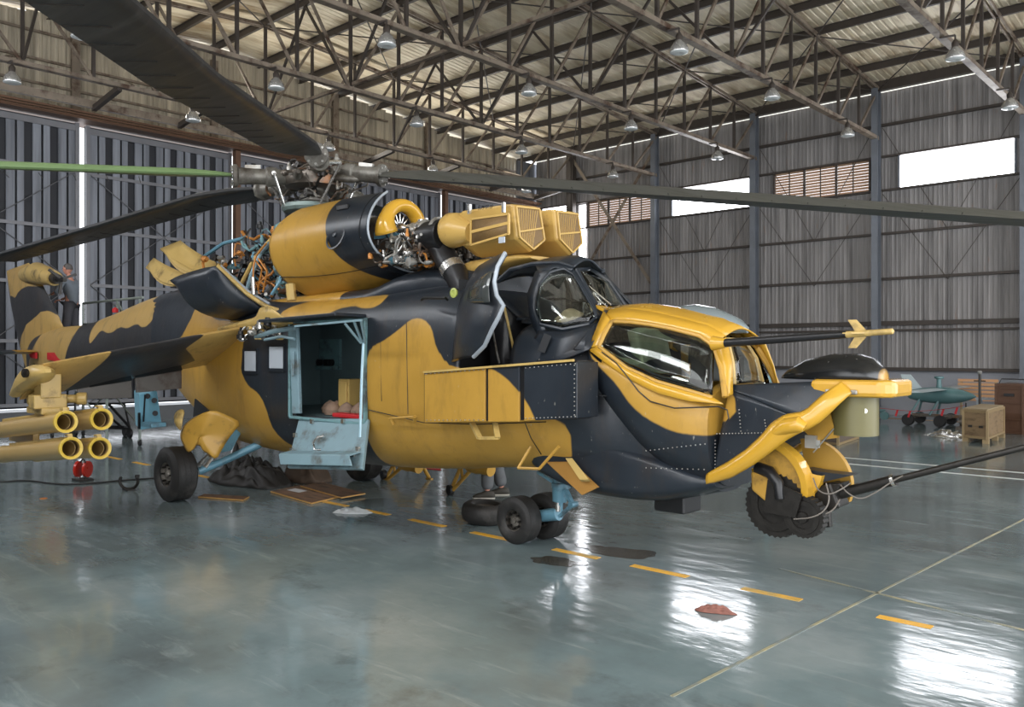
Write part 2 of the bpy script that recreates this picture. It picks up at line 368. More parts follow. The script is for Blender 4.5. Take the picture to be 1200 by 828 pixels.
for x0, x1 in bays:
    a, b = x0+.62, x1-.28
    if x0 == -24.0: a, b = -23.6, -21.95
    if x0 == -21.8: a = -21.1
    sheets(x0, x1, 1.47, WZ0, YB+.2, wall_back, M['wall'])
    sheets(x0, x1, WZ1, ZE+.12, YB+.2, wall_back, M['wall'])
    sheets(x0, a, WZ0, WZ1, YB+.2, wall_back, M['wall'], 1); sheets(b, x1, WZ0, WZ1, YB+.2, wall_back, M['wall'], 1)
    wn += 1
    wo = empty('window_%d' % wn, ((a+b)/2, YB+.15, WZ0)); struct(wo)
    fr = MB()
    for z in (WZ0, WZ1): fr.box(((a+b)/2, YB+.15, z), (b-a+.08, .12, .05))
    for x in (a, b): fr.box((x, YB+.15, (WZ0+WZ1)/2), (.05, .12, WZ1-WZ0))
    if WIN[x0] == 'louvre':
        for k in (1, 2): fr.box((a+(b-a)*k/3, YB+.13, (WZ0+WZ1)/2), (.05, .1, WZ1-WZ0))
        for k in (1, 3, 5): fr.box((a+(b-a)*k/6, YB+.16, (WZ0+WZ1)/2), (.025, .04, WZ1-WZ0))
        fr.build('window_frame', M['steel'], wo)
        first = None
        for k in range(3):
            for j in range(11):
                xx = a+(b-a)*k/3+.03; w3 = (b-a)/3-.06; z = WZ0+.07+j*.094
                if first is None:
                    s = MB(); R = Matrix.Rotation(math.radians(62), 3, 'X'); s.box((0,0,0), (w3, .098, .012), R)
                    first = s.build('slat', M['louvre'], wo); o = first
                else: o = share(first, wo)
                o.matrix_parent_inverse = Matrix.Identity(4); o.location = (xx+w3/2-(a+b)/2, .02, z-WZ0)
    else:
        fr.build('window_frame', M['column'], wo)
        for k in range(4):
            s = MB(); s.box((a+(b-a)*(k+.5)/4, YB+.17, (WZ0+WZ1)/2), ((b-a)/4-.01, .012, WZ1-WZ0-.04)); s.build('pane', M['sky_pane'], wo)
# tall bright translucent sheet beside the corner column
s = MB(); s.box((-21.42, YB+.16, 6.65), (.32, .01, 2.9)); s.build('translucent_sheet', M['sky_pane'], wall_back)
# girts
for z, m, h in [(9.2,'steel',.08),(8.2,'steel',.06),(7.13,'steel',.06),(5.75,'steel',.07),(4.31,'steel',.08),(2.9,'steel',.14),(2.68,'steel',.06),(1.46,'steel',.10)]:
    for x0, x1 in bays:
        g = MB(); g.box(((x0+x1)/2, YB+.10, z), (x1-x0-.2, .12, h)); g.build('girt', M[m], wall_back)
gx = MB(); gx.box((-6, YB+.10, ZE-.09), (36, .02, .025)); gx.build('eave_light_gap', emis('daylit_gap', (1,.97,.88), 1.1), wall_back)
eb = MB(); eb.box((-6, YB-.02, ZE+.10), (36, .14, .34)); eb.build('eave_beam', M['steel'], wall_back)
# thin rod bracing on wall
rb = MB()
for x0, x1 in bays[1:]:
    if x0 != -21.8:
        xm = (x0+x1)/2
        for (za, zb) in ((9.1, 5.7), (7.0, 4.2)):
            rb.tube([(x0+.15, YB+.04, za), (xm, YB+.04, zb)], .012, 5); rb.tube([(xm, YB+.04, zb), (x1-.15, YB+.04, za)], .012, 5)
rb.build('tie_rod', M['steel'], wall_back)
bx = empty('wall_cross_brace', (-19.75, YB-.2, 0), 'crossed dark steel flat bars bracing the back wall bay nearest the corner', 'brace')
for a, b, dy in [((-21.7, 10.0), (-17.75, 4.5), 0), ((-17.75, 9.75), (-21.2, 5.15), .03)]:
    s = MB(); s.bar((a[0], YB-.15+dy, a[1]), (b[0], YB-.15+dy, b[1]), .012, .13, up=(0,0,1)); s.build('flat_bar', M['steel_l'], bx)

# columns (one thing each)
ordn = ['corner column, darkest of the row, by the crossed bars', 'column between the louvred window and the bright window', 'column between the first bright window and the louvred one right of it', 'column left of the large bright window at right', 'column right of the large bright window at the frame edge']
col_src = None
for i, x in enumerate(COLX):
    t = empty('steel_column', (x, YB-.12, 0), 'grey steel wall ' + (ordn[i] if i < 5 else 'column beyond the right edge of the picture'), 'column', 'steel columns along the back wall')
    for nm, dx, w, dy, dd in (('flange', 0, .2, -.14, .02), ('flange', 0, .2, .14, .02), ('web', 0, .02, 0, .26)):
        s = MB(); s.box((x, YB-.12+dy, ZE/2), (w, dd, ZE)); s.build(nm, M['steel'] if i == 0 else M['column'], t)
    if i == 0:
        s = MB(); s.box((x, YB-.12, ZE/2), (.34, .24, ZE)); s.build('casing', M['steel'], t)
    s = MB(); s.box((x, YB-.12, .02), (.4, .42, .04)); s.build('base_plate', M['column'], t)
# near side wall (behind camera), same build but plain
wn_ = MB(); wn_.box((-18, YN-.2, ZE/2), (13, .2, ZE)); wn_.box((-8, YN-.2, ZE/2), (8, .2, ZE)); wn_.box((3.5, YN-.2, 9.2), (15, .2, 2.4))
wall_front = struct(wn_.build('wall_front', M['wall']))
for x in range(-22, -4, 4):  # unseen glowing panes added to light the starboard side from above
    s = MB(); s.box((x+1.3, YN-.06, 7.65), (3.0, .02, 1.05)); s.build('pane', M['sky_pane'], wall_front)

# --- gable with sliding door leaves
tr = MB()
tr.box((-23.45, (YB+YN)/2, 8.62), (.12, YB-YN, .20))
tr2 = []
gb = MB()
wall_left = MB(); wall_left.box((XG-.9, (YB+YN)/2, .21), (1.2, YB-YN, .42))
wall_left = struct(wall_left.build('wall_left', mat('door_sill', (.13,.135,.14), .5)))
tr.build('door_header', M['steel_l'], wall_left)
for k in range(6):
    s = MB(); s.box((XG+.46-k*.14, (YB+YN)/2, 8.40-k*.03), (.05, YB-YN, .05)); s.build('door_track', M['track'], wall_left)
s = MB(); s.box((XG-.05, (YB+YN)/2, 8.23), (1.0, YB-YN, .02)); s.build('track_soffit', M['track'], wall_left)
# cladding over doors
n = 35; w = (YB-YN)/n; src = None
for i in range(n):
    y0 = YN+i*w; z1 = min(zroof(y0), zroof(y0+w))+.19
    s = MB(); ribs = 4; p = w/ribs; pts = []
    for j in range(ribs):
        y = y0+j*p; pts += [(y, 0), (y+p*.55, 0), (y+p*.68, .03), (y+p*.87, .03)]
    pts.append((y0+w, 0))
    s.loft([[(XG-.95+d, y, 8.4) for y, d in pts], [(XG-.95+d, y, z1) for y, d in pts]], closed=False)
    s.build('gable_sheet', M['gable'], wall_left)
for z in (9.3, 9.95, 10.7):
    s = MB(); s.box((XG-.86, YR, z), (.08, YB-YN if z < 10 else 14, .06)); s.build('girt', M['steel_l'], wall_left)
for y in (4.5, 8.97, 13.1, 17.7, 22.1):
    s = MB(); s.box((XG-.82, y, 9.9), (.12, .22, 2.6)); s.build('gable_post', M['steel_l'], wall_left)
s = MB(); s.box((XG-1.05, (YB+YN)/2, 4.5), (.05, .01, 9)); 
# door leaves
def leaf(n, y0, y1, xoff, label=None):
    d = empty('door_%d' % n, (XG+xoff, (y0+y1)/2, .52)); struct(d)
    x = XG+xoff; z0, z1 = .52, 8.19
    s = MB(); s.box((x-.09, (y0+y1)/2, (z0+z1)/2), (.02, y1-y0, z1-z0)); s.build('backing', M['door_dark'], d)
    pitch = .585; k = 0; y = y0+.02; psrc = None
    nb = max(1, round((y1-y0)/pitch)); pitch = (y1-y0)/nb
    for k in range(nb):
        y = y0+k*pitch
        for (o, w) in ((.10, .20), (.34, .16)):
            s = MB(); s.box((x-.03, y+o*pitch/.585+w/2, (z0+z1)/2), (.06, w, z1-z0-.3)); s.build('door_slat', M['door'], d)
    for z in (.62, 2.28, 3.83, 5.33, 6.86, 8.05):
        s = MB(); s.box((x+.01, (y0+y1)/2, z), (.05, y1-y0, .09 if z < 8 else .16)); s.build('door_rail', M['door_rail'], d)
    for y in (y0+.05, y1-.05):
        s = MB(); s.box((x+.005, y, (z0+z1)/2), (.07, .1, z1-z0)); s.build('door_stile', M['door_rail'], d)
    s = MB()
    for za, zb in ((.6, 3.83), (3.83, 6.86)):
        s.tube([(x+.04, y0+.1, za), (x+.04, y1-.1, zb)], .012, 5); s.tube([(x+.04, y0+.1, zb), (x+.04, y1-.1, za)], .012, 5)
    s.build('tie_rod', M['door_rail'], d)
leaf(1, YN, 4.4, 0); leaf(2, 4.4, 8.76, .0); leaf(3, 8.98, 13.3, -.12); leaf(4, 13.4, 17.7, .0); leaf(5, 17.7, 22.1, -.12); leaf(6, 22.2, 26.6, 0)
for y in (13.35, 22.15):
    s = MB(); s.box((XG+.12, y, 4.3), (.2, .16, 7.9)); s.build('door_post', M['track'], wall_left)
sd = MB(); sd.box((XG-.1, 27.2, 5.2), (.1, 1.3, 10)); sd.build('end_panel', M['door'], wall_left)

# --- roof: sheets, purlins
ceiling = empty('ceiling', (0, YR, 11.3)); struct(ceiling)
NP = 9; PS = (YB-YR)/NP
def roof_sheet(xa, xb, side):
    s = MB(); ribs = 5; w = (xb-xa)/ribs; pts = []
    for j in range(ribs):
        x = xa+j*w; pts += [(x, 0), (x+w*.6, 0), (x+w*.7, .012), (x+w*.9, .012)]
    pts.append((xb+.05, 0))
    y1 = YB+.3 if side > 0 else YN-.3
    s.loft([[(x, YR, zroof(YR)+.22+d) for x, d in pts], [(x, y1, zroof(YR)-SL*abs(y1-YR)+.22+d) for x, d in pts]], closed=False)
    return s
src = {}
x = -25.2
while x < XF:
    for side in (1, -1):
        if side in src: o = share(src[side], ceiling); 
        else:
            o = roof_sheet(0, 1.0, side).build('roof_sheet', M['roof'], ceiling); src[side] = o
        o.location = (x, 0, 0 if int(x*10) % 4 else .012)
    x += 1.02
for k in range(-NP, NP+1):
    y = YR+k*PS; z = zroof(y)+.10
    s = MB(); s.box((-6.5, y, z), (37.5, .012, .2)); s.box((-6.5, y, z+.095), (37.5, .09, .012)); s.box((-6.5, y, z-.095), (37.5, .09, .012))
    s.build('purlin', M['steel'], ceiling)
# roof plane rod bracing
for i in range(len(COLX)-1):
    for side in (1, -1):
        for (ka, kb) in ((3, 6), (6, 9), (0, 3)):
            ya, yb = YR+side*ka*PS, YR+side*kb*PS
            s = MB(); s.tube([(COLX[i], ya, zroof(ya)-.03), (COLX[i+1], yb, zroof(yb)-.03)], .02, 5)
            s.tube([(COLX[i], yb, zroof(yb)-.03), (COLX[i+1], ya, zroof(ya)-.03)], .02, 5); s.build('roof_tie_rod', M['steel'], ceiling)
# --- trusses
ZB = 8.78
def angle_bar(mb, a, b, w=.06):
    mb.bar(a, b, w, w)
tdesc = ['nearest the sliding doors', 'second from the sliding doors', 'third from the sliding doors', 'fourth from the sliding doors', 'whose end shows at the top right corner']
def truss(i, X):
    t = empty('roof_truss', (X, YR, ZB), 'long steel lattice roof truss ' + (tdesc[i] if i < 5 else ['just right of the camera','beyond the right edge, sixth bay','beyond the right edge, last before the opening'][i-5]), 'truss', 'steel roof trusses')
    s = MB()
    for side in (1, -1):
        for dx in (-.06, .06): s.bar((X+dx, YR, zroof(YR)), (X+dx, YR+side*NP*PS, zroof(YR+side*NP*PS)), .05, .09)
    s.build('top_chord', M['steel_l'], t)
    s = MB()
    for dx in (-.06, .06): s.bar((X+dx, YN, ZB), (X+dx, YB-.1, ZB), .05, .10)
    s.box((X, (YB+YN)/2, ZB-.05), (.17, YB-YN-.1, .012)); s.build('bottom_chord', M['steel_l'], t)
    for k in range(-NP, NP+1):
        y = YR+k*PS
        if abs(k) < NP:
            s = MB(); s.bar((X, y, ZB), (X, y, zroof(y)-.03), .075, .075); s.build('vertical_strut', M['steel'], t)
        if k != 0:
            sd = 1 if k > 0 else -1; yi = YR+(k-sd)*PS
            s = MB(); s.bar((X, yi, ZB), (X, y, zroof(y)-.05), .05, .07); s.build('diagonal', M['steel_l'], t)
    return t
for i, X in enumerate(COLX[:8]): truss(i, X)
# longitudinal bracing between trusses, under the ridge and two side lines (part of the roof)
for i in range(len(COLX)-2):
    X0, X1 = COLX[i], COLX[i+1]
    for y in (YR-4*PS, YR, YR+3*PS):
        s = MB(); s.bar((X0+.1, y, ZB+.1), ((X0+X1)/2, y, zroof(y)), .06, .06); s.build('ridge_strut', M['steel'], ceiling)
        s = MB(); s.bar(((X0+X1)/2, y, zroof(y)), (X1-.1, y, ZB+.1), .06, .06); s.build('ridge_strut', M['steel'], ceiling)
    s = MB(); s.bar((X0+.1, YR, ZB+.12), (X1-.1, YR, ZB+.12), .08, .08); s.build('ridge_tie', M['steel_l'], ceiling)
for y in (4.3, 8.94, 11.3, 17.88, 20.92, 24.2, 26.92):
    s = MB(); s.bar((-21.8, y, 8.72), (-23.45, y, 8.52), .12, .14); s.build('header_strut', M['steel'], wall_left)
s = MB()
for y in range(0, 27, 3): s.bar((-21.8, y+.3, 8.85), (-24.9, y+1.5, 9.9), .05, .05)
s.build('gable_brace', M['steel_l'], wall_left)

# --- hanging lamps
def lamp(name_lbl, x, y):
    t = empty('hanging_lamp', (x, y, 8.05), name_lbl, 'lamp', 'unlit high bay lamps under the trusses')
    return t
lamp0 = None
lspots = []
for i, X in enumerate(COLX[:6]):
    for j, y in enumerate((6.4, 10.75, 15.1, 19.4, 24.25)):
        lspots.append((X+.28, y, i, j))
rowd = ['on truss nearest sliding doors','on second truss from doors','on third truss from doors','on fourth truss from doors','on top right corner truss','on truss beyond right edge']
posd = ['second from near wall','just short of ridge','just past ridge','midway to back wall','nearest back wall']
for X, y, i, j in lspots:
    lb = 'bell lamp %s, %s' % (rowd[i], posd[j])
    if lamp0 is None:
        lamp0 = empty('hanging_lamp', (0, 0, 0), lb, 'lamp', 'unlit high bay lamps under the trusses')
        s = MB(); s.lathe((0,0,0), (0,0,1), [(0,.19),(.02,.195),(.10,.18),(.19,.12),(.24,.075)], 20); s.build('lamp_shade', M['lamp_shell'], lamp0, True)
        s = MB(); s.lathe((0,0,-.005), (0,0,1), [(0,.0),(-.03,.10),(0.0,.188),(.012,.188)], 20, cap=False); s.build('lens', M['lamp_glass'], lamp0, True)
        s = MB(); s.lathe((0,0,.22), (0,0,1), [(0,.065),(.12,.075),(.16,.05),(.2,.02)], 12); s.build('lamp_housing', M['steel'], lamp0, True)
        s = MB(); s.bar((0,0,.4), (0,0,.5), .03, .03); s.bar((0,0,.5), (-.3,0,.52), .04, .04); s.build('bracket', M['steel'], lamp0)
        L = lamp0
    else: L = copy_tree(lamp0)
    L['label'] = lb; L.location = (X, y, 8.20)
# ------------------------------------------------------------------ paint layout (metres, side planes of the aircraft)
POLY = {}
POLY['hull'] = [[(-9.96, 2.3), (-10.16, 2.02), (-10.16, 1.77), (-10.01, 1.55), (-9.69, 1.47), (-9.55, 1.26), (-9.55, 1.02), (-9.39, 0.83), (-9.06, 0.73), (-8.81, 0.41), (-15.46, -0.82), (-15.46, 1.13), (-11.82, 2.15), (-11.74, 3.02), (-11.36, 3.0), (-11.28, 2.45), (-10.12, 2.41)], [(-7.5, 2.04), (-7.17, 2.11), (-6.88, 2.25), (-6.74, 2.34), (-6.58, 2.35), (-6.42, 2.28), (-6.34, 2.1), (-6.27, 1.84), (-5.56, 1.84), (-5.28, 1.73), (-5.09, 1.58), (-4.95, 1.4), (-4.77, 1.36), (-4.72, 1.2), (-4.86, 0.86), (-7.62, 0.44), (-7.55, 1.16)], [(-9.19, 2.64), (-7.32, 2.67), (-7.3, 2.53), (-7.5, 2.48), (-7.86, 2.53), (-8.14, 2.49), (-8.37, 2.37), (-9.39, 2.29)]]
POLY['boom'] = [[(-16.63, 2.31), (-16.55, 2.13), (-16.34, 2.22), (-16.07, 2.41), (-15.83, 2.37), (-15.49, 2.32), (-15.13, 2.45), (-14.77, 2.4), (-14.26, 2.48), (-14.03, 2.4), (-13.68, 2.45), (-13.4, 2.7), (-13.01, 2.95), (-13.46, 3.28), (-16.67, 2.92)], [(-19.97, 2.22), (-19.75, 2.55), (-19.18, 2.66), (-18.79, 2.83), (-18.4, 2.85), (-17.93, 2.68), (-17.53, 2.47), (-17.75, 2.12), (-17.98, 1.86), (-18.69, 0.98), (-21.68, 0.86)]]
POLY['fin'] = [[(-23.08, 4.34), (-22.57, 3.93), (-21.9, 3.1), (-21.54, 3.33), (-20.97, 3.5), (-20.05, 3.43), (-18.89, 3.48), (-18.89, 4.02)], [(-21.26, 2.24), (-21.03, 2.58), (-20.42, 2.71), (-20.0, 2.88), (-19.59, 2.91), (-19.09, 2.73), (-18.66, 2.5), (-18.19, 2.12), (-19.14, 1.85), (-19.64, 0.93), (-23.08, 0.79)]]
POLY['cowl'] = [[(-9.8, 4.35), (-8.19, 4.12), (-8.19, 3.75), (-8.14, 3.49), (-8.08, 3.26), (-7.91, 2.98), (-7.59, 2.74), (-7.17, 2.56), (-7.17, 2.3), (-9.8, 2.35)]]
POLY['armor'] = [[(-6.57, 1.93), (-5.41, 1.86), (-5.27, 1.81), (-5.12, 1.72), (-4.96, 1.59), (-4.81, 1.39), (-4.8, 1.26), (-6.57, 1.14)]]
POLY['cheek'] = [[(-5.08, 2.9), (-4.59, 1.98), (-4.46, 1.9), (-4.34, 1.82), (-4.22, 1.72), (-4.1, 1.57), (-3.97, 1.46), (-3.84, 1.4), (-3.65, 1.33), (-3.49, 1.32), (-3.33, 1.33), (-3.15, 1.34), (-3.01, 1.49), (-3.01, 2.74)]]
POLY['nose'] = [[(-3.5, 0.85), (-3.47, 0.96), (-3.33, 1.05), (-3.11, 1.2), (-2.93, 1.33), (-2.79, 1.45), (-2.65, 1.49), (-2.55, 1.58), (-2.39, 1.72), (-2.39, 1.77), (-2.3, 1.83), (-1.72, 1.84), (-1.72, 0.9), (-2.96, 0.61)]]

# ------------------------------------------------------------------ HELICOPTER
YC = 6.6
def seg_dist(px, pz, a, b):
    ax, az = a; bx, bz = b; dx, dz = bx-ax, bz-az; L = dx*dx+dz*dz
    t = 0 if L == 0 else max(0, min(1, ((px-ax)*dx+(pz-az)*dz)/L))
    return math.hypot(px-ax-t*dx, pz-az-t*dz)
def sdf(x, z, poly):
    ins = False; d = 1e9; n = len(poly)
    for i in range(n):
        a = poly[i]; b = poly[(i+1) % n]; d = min(d, seg_dist(x, z, a, b))
        if (a[1] > z) != (b[1] > z) and x < (b[0]-a[0])*(z-a[1])/(b[1]-a[1])+a[0]: ins = not ins
    return d if ins else -d
def chaikin(p, k=2):
    for _ in range(k):
        q = []
        for i in range(len(p)):
            a, b = p[i], p[(i+1) % len(p)]
            q += [(.75*a[0]+.25*b[0], .75*a[1]+.25*b[1]), (.25*a[0]+.75*b[0], .25*a[1]+.75*b[1])]
        p = q
    return p
SM = {k: [chaikin(p) for p in v] for k, v in POLY.items()}
def camo(key):
    P = SM[key]
    return lambda x, y, z: max(max(sdf(x, z, p) for p in P), -.3)
YEL = lambda x, y, z: 1.
DRK = lambda x, y, z: -1.
M['camo'] = camo_mat('camouflage_paint')
M['camo_worn'] = camo_mat('camouflage_paint_oil_streaked', dark=(.03,.03,.032), light=(.50,.32,.10), stain=.6, rough=.34)
M['yel'] = mat('desert_yellow_paint', (.48,.27,.045), .4, 0, .15, 3, dirt=(.10,.06,.02), dirt_amt=.15)
M['yel_gloss'] = mat('desert_yellow_gloss', (.56,.31,.03), .25, 0, .1, 3, coat=.3)
M['sand'] = mat('sand_paint', (.52,.36,.12), .38, 0, .12, 4, dirt=(.12,.08,.03), dirt_amt=.2)
M['tube'] = mat('launch_tube_paint', (.50,.34,.13), .32, .15, .12, 5, stretch=(1,4,4))
M['navy'] = mat('blue_black_paint', (.016,.021,.028), .36, 0, .35, 5, dirt=(.05,.05,.05), dirt_amt=.2)
M['blk'] = mat('matt_black_paint', (.010,.010,.011), .38, 0, .3, 6)
M['gun'] = mat('gunmetal', (.030,.027,.024), .38, .5, .3, 14, bump=.1)
M['blue'] = mat('pale_blue_primer', (.22,.335,.38), .42, 0, .12, 6, dirt=(.10,.09,.07), dirt_amt=.25)
M['gearblue'] = mat('landing_gear_blue', (.13,.29,.38), .35, .1, .15, 8, dirt=(.06,.05,.04), dirt_amt=.3)
M['teal'] = mat('interior_teal', (.16,.30,.32), .55, 0, .18, 4, dirt=(.05,.05,.05), dirt_amt=.35)
M['teal_d'] = mat('cabin_lining', (.12,.18,.19), .7, 0, .25, 3)
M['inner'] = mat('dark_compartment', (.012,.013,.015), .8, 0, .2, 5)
M['olive'] = mat('olive_drum_paint', (.135,.12,.045), .42, .1, .12, 5)
M['chrome'] = mat('bare_metal', (.62,.61,.58), .25, .9, .12, 12)
M['alu'] = mat('dull_aluminium', (.42,.41,.38), .4, .7, .2, 14, dirt=(.12,.08,.04), dirt_amt=.3)
M['grime'] = mat('oily_metal', (.14,.12,.10), .4, .6, .5, 22, dirt=(.25,.10,.03), dirt_amt=.3)
M['copper'] = mat('orange_pipe', (.50,.20,.04), .35, .2, .2, 10)
M['red'] = mat('red_fabric', (.50,.015,.02), .6, 0, .2, 10)
M['pane'] = mat('pale_window_film', (.42,.46,.50), .25, 0, .08, 4)
M['glass'] = glass_mat('canopy_glass', (.86,.90,.84))
M['darkglass'] = mat('smoked_pane', (.045,.05,.048), .15, 0, .2, 4, coat=.3)
M['gloss_dome'] = camo_mat('glossy_dome_paint', dark=(.008,.009,.010), rough=.22, stain=0)
M['greyglass'] = mat('grey_tinted_pane', (.20,.24,.25), .12, 0, .1, 4, coat=.4)
M['blade'] = mat('rotor_blade_black', (.020,.021,.023), .40, 0, .3, 3, dirt=(.05,.05,.05), dirt_amt=.3, stretch=(.4,5,1))
M['blade_green'] = mat('rotor_blade_green', (.13,.20,.085), .4, 0, .2, 4)
M['tyre'] = mat('tyre_rubber', (.016,.015,.014), .62, 0, .3, 18, bump=.15, bscale=40, dirt=(.06,.055,.05), dirt_amt=.25)
M['flapgrey'] = mat('flap_grey_paint', (.11,.10,.09), .5, 0, .2, 3, dirt=(.06,.04,.03), dirt_amt=.3)
M['stripe'] = mat('frame_white_sealant', (.34,.38,.42), .35, .2, .15, 20)

heli = empty('helicopter', (-9.0, YC, 0), 'large yellow and blue-black camouflaged attack helicopter with opened engine cowlings', 'helicopter')

def ring(X, w, zb, zt, zw, nt, nb, n=56, yc=YC):
    pts = []
    for k in range(n):
        a = 2*PI*k/n; c, s_ = math.cos(a), math.sin(a)
        if s_ >= 0: e = 2./nt; z = zw+(zt-zw)*abs(s_)**e
        else: e = 2./nb; z = zw-(zw-zb)*abs(s_)**e
        y = yc+w*(1 if c >= 0 else -1)*abs(c)**e
        pts.append((X, y, z))
    return pts
def interp_stations(st, step=.07):
    out = []
    for i in range(len(st)-1):
        n = max(1, int(abs(st[i+1][0]-st[i][0])/step))
        for k in range(n):
            t = k/n
            # catmull-rom on every parameter
            p0 = st[max(i-1, 0)]; p1 = st[i]; p2 = st[i+1]; p3 = st[min(i+2, len(st)-1)]
            row = [p1[0]+(p2[0]-p1[0])*t]
            for j in range(1, len(p1)):
                m1 = (p2[j]-p0[j])/(p2[0]-p0[0])*(p2[0]-p1[0]); m2 = (p3[j]-p1[j])/(p3[0]-p1[0])*(p2[0]-p1[0])
                h = (2*t**3-3*t*t+1)*p1[j]+(t**3-2*t*t+t)*m1+(-2*t**3+3*t*t)*p2[j]+(t**3-t*t)*m2
                row.append(h)
            out.append(tuple(row))
    out.append(st[-1]); return out
def body(name, st, mats, key=None, open_top=None, caps=(True, True), cuts=(), solid=.03, n=56, parent=heli, yc=YC, fn=None, step=.07, label=None):
    mb = MB(); mb.loft([ring(*s, n=n, yc=yc) for s in interp_stations(st, step)], True, caps[0], caps[1])
    me = bpy.data.meshes.new(name); me.from_pydata([tuple(v) for v in mb.v], [], mb.f)
    bm = bmesh.new(); bm.from_mesh(me)
    for (x0, x1, z0, z1, ymax) in cuts:
        for co, no in (((x0,0,0),(1,0,0)), ((x1,0,0),(1,0,0)), ((0,0,z0),(0,0,1)), ((0,0,z1),(0,0,1))):
            bmesh.ops.bisect_plane(bm, geom=bm.verts[:]+bm.edges[:]+bm.faces[:], plane_co=co, plane_no=no, dist=1e-5)
        kill = []
        for f in bm.faces:
            c = f.calc_center_median()
            if x0 < c.x < x1 and z0 < c.z < z1 and c.y < ymax: kill.append(f)
        bmesh.ops.delete(bm, geom=kill, context='FACES')
    bmesh.ops.recalc_face_normals(bm, faces=bm.faces)
    if open_top:
        bmesh.ops.delete(bm, geom=[f for f in bm.faces if open_top(f.calc_center_median(), f.normal)], context='FACES')
    bm.to_mesh(me); bm.free()
    me.polygons.foreach_set('use_smooth', [True]*len(me.polygons))
    try: me.set_sharp_from_angle(angle=math.radians(50))
    except Exception: pass
    me.materials.append(mats)
    fn = fn or (camo(key) if key else None)
    if fn:
        at = me.attributes.new('camo', 'FLOAT', 'POINT'); at.data.foreach_set('value', [fn(v.co.x, v.co.y, v.co.z) for v in me.vertices])
    o = bpy.data.objects.new(name, me); COL.objects.link(o); o.parent = parent; o.matrix_parent_inverse = mpi(parent)
    if solid:
        md = o.modifiers.new('solid', 'SOLIDIFY'); md.thickness = solid; md.offset = -1
    if label: o['label'] = label
    return o

# --- fuselage
HULL = [(-14.0,.46,1.66,3.00,2.35,2.2,2.2),(-13.2,.58,1.38,3.04,2.2,2.4,2.2),(-12.2,.74,.98,2.98,1.95,2.8,2.4),(-11.4,.83,.72,2.84,1.8,3.4,2.6),
        (-10.4,.86,.63,2.72,1.78,4.2,2.8),(-9.0,.87,.60,2.68,1.78,4.6,2.8),(-7.5,.87,.64,2.68,1.78,4.6,2.8),(-6.5,.86,.72,2.72,1.75,4.2,2.7),
        (-6.0,.84,.78,2.62,1.72,3.8,2.6),(-5.6,.82,.80,2.36,1.68,3.6,2.4),(-5.1,.77,.76,2.26,1.62,3.4,2.2),(-4.7,.68,.68,2.14,1.55,3.2,2.2),(-4.3,.54,.66,1.98,1.3,2.8,2.4),(-3.9,.46,.70,1.7,1.2,2.4,2.6),(-3.5,.40,.80,1.5,1.2,2.4,2.6)]
hull = body('fuselage', HULL, M['camo'], 'hull', cuts=[(-8.92,-7.48,1.22,2.34,6.2), (-6.02,-5.36,1.72,2.55,6.2)])
# --- tail boom and fin
BOOM = [(-20.9,.10,1.40,2.30,1.9,2,2),(-20.2,.20,1.34,2.42,1.9,2,2),(-18.9,.27,1.38,2.52,1.95,2,2),(-17.6,.33,1.42,2.55,2.0,2,2),(-16.1,.40,1.50,2.72,2.1,2,2),(-14.7,.45,1.60,2.92,2.25,2.1,2.1),(-13.6,.52,1.62,3.03,2.3,2.2,2.2)]
def camo_boom(x, y, z):
    return max(max(sdf(x, z, p) for p in SM['boom']), -.3) if x < -13.55 else -.02
body('tail_boom', BOOM, M['camo_worn'], fn=camo('boom'), n=40)
fin_o = [(-18.894,6.600,2.486),(-19.334,6.600,2.860),(-20.050,6.600,3.391),(-20.695,6.600,3.924),(-21.085,6.600,4.029),(-22.573,6.600,3.951),(-22.263,6.600,3.159),(-21.721,6.600,2.239),(-21.085,6.600,1.454),(-19.636,6.600,1.482)]
def slab(name, outline, th, mats, fn, parent=heli, sub=6, smooth=False, inset=.08, label=None):
    """thick aerofoil-like plate in the XZ plane: outline ring, inset thicker ring, centre"""
    c = Vector((0,0,0))
    for p in outline: c += Vector(p)
    c /= len(outline)
    ol = []
    for i in range(len(outline)):
        a, b = Vector(outline[i]), Vector(outline[(i+1) % len(outline)])
        n = max(1, int((b-a).length/.12))
        for k in range(n): ol.append(a.lerp(b, k/n))
    rings = []
    for f, t in ((1, 0), (.94, .35), (.8, .75), (.55, 1.), (.25, 1.), (.02, 1.)):
        rings.append((f, t))
    mb = MB()
    for side in (1, -1):
        rr = [[c+(p-c)*f+Vector((0, side*th*t*.5, 0)) for p in ol] for f, t in rings]
        mb.loft(rr, True, False, True)
    return mb.build(name, mats, parent, True, camo=fn, label=label)
slab('tail_fin', fin_o, .22, M['camo_worn'], camo('fin'))
# tail rotor gearbox fairing with empty rotor shaft
gx = MB(); gx.tube([(-20.933,6.500,3.740), (-20.011,6.450,3.717), (-19.291,6.400,3.613), (-18.698,6.350,3.520)], [.16,.24,.20,.155], 16); gx.build('gearbox_fairing', M['sand'], heli, True, label='yellow tapered tail gearbox fairing')
g2 = MB(); g2.tube([(-18.698,6.350,3.520), (-18.448,6.330,3.487)], [.12,.10], 14); g2.tube([(-18.448,6.330,3.487), (-17.932,6.280,3.436)], [.05,.04], 10)
for k in range(3):
    a = 2*PI*k/3+.4; p = Vector((-18.174,6.300,3.469)); g2.bar(p, p+Vector((0, .3*math.cos(a), .3*math.sin(a))), .05, .05)
g2.build('tail_rotor_hub', M['gun'], heli)
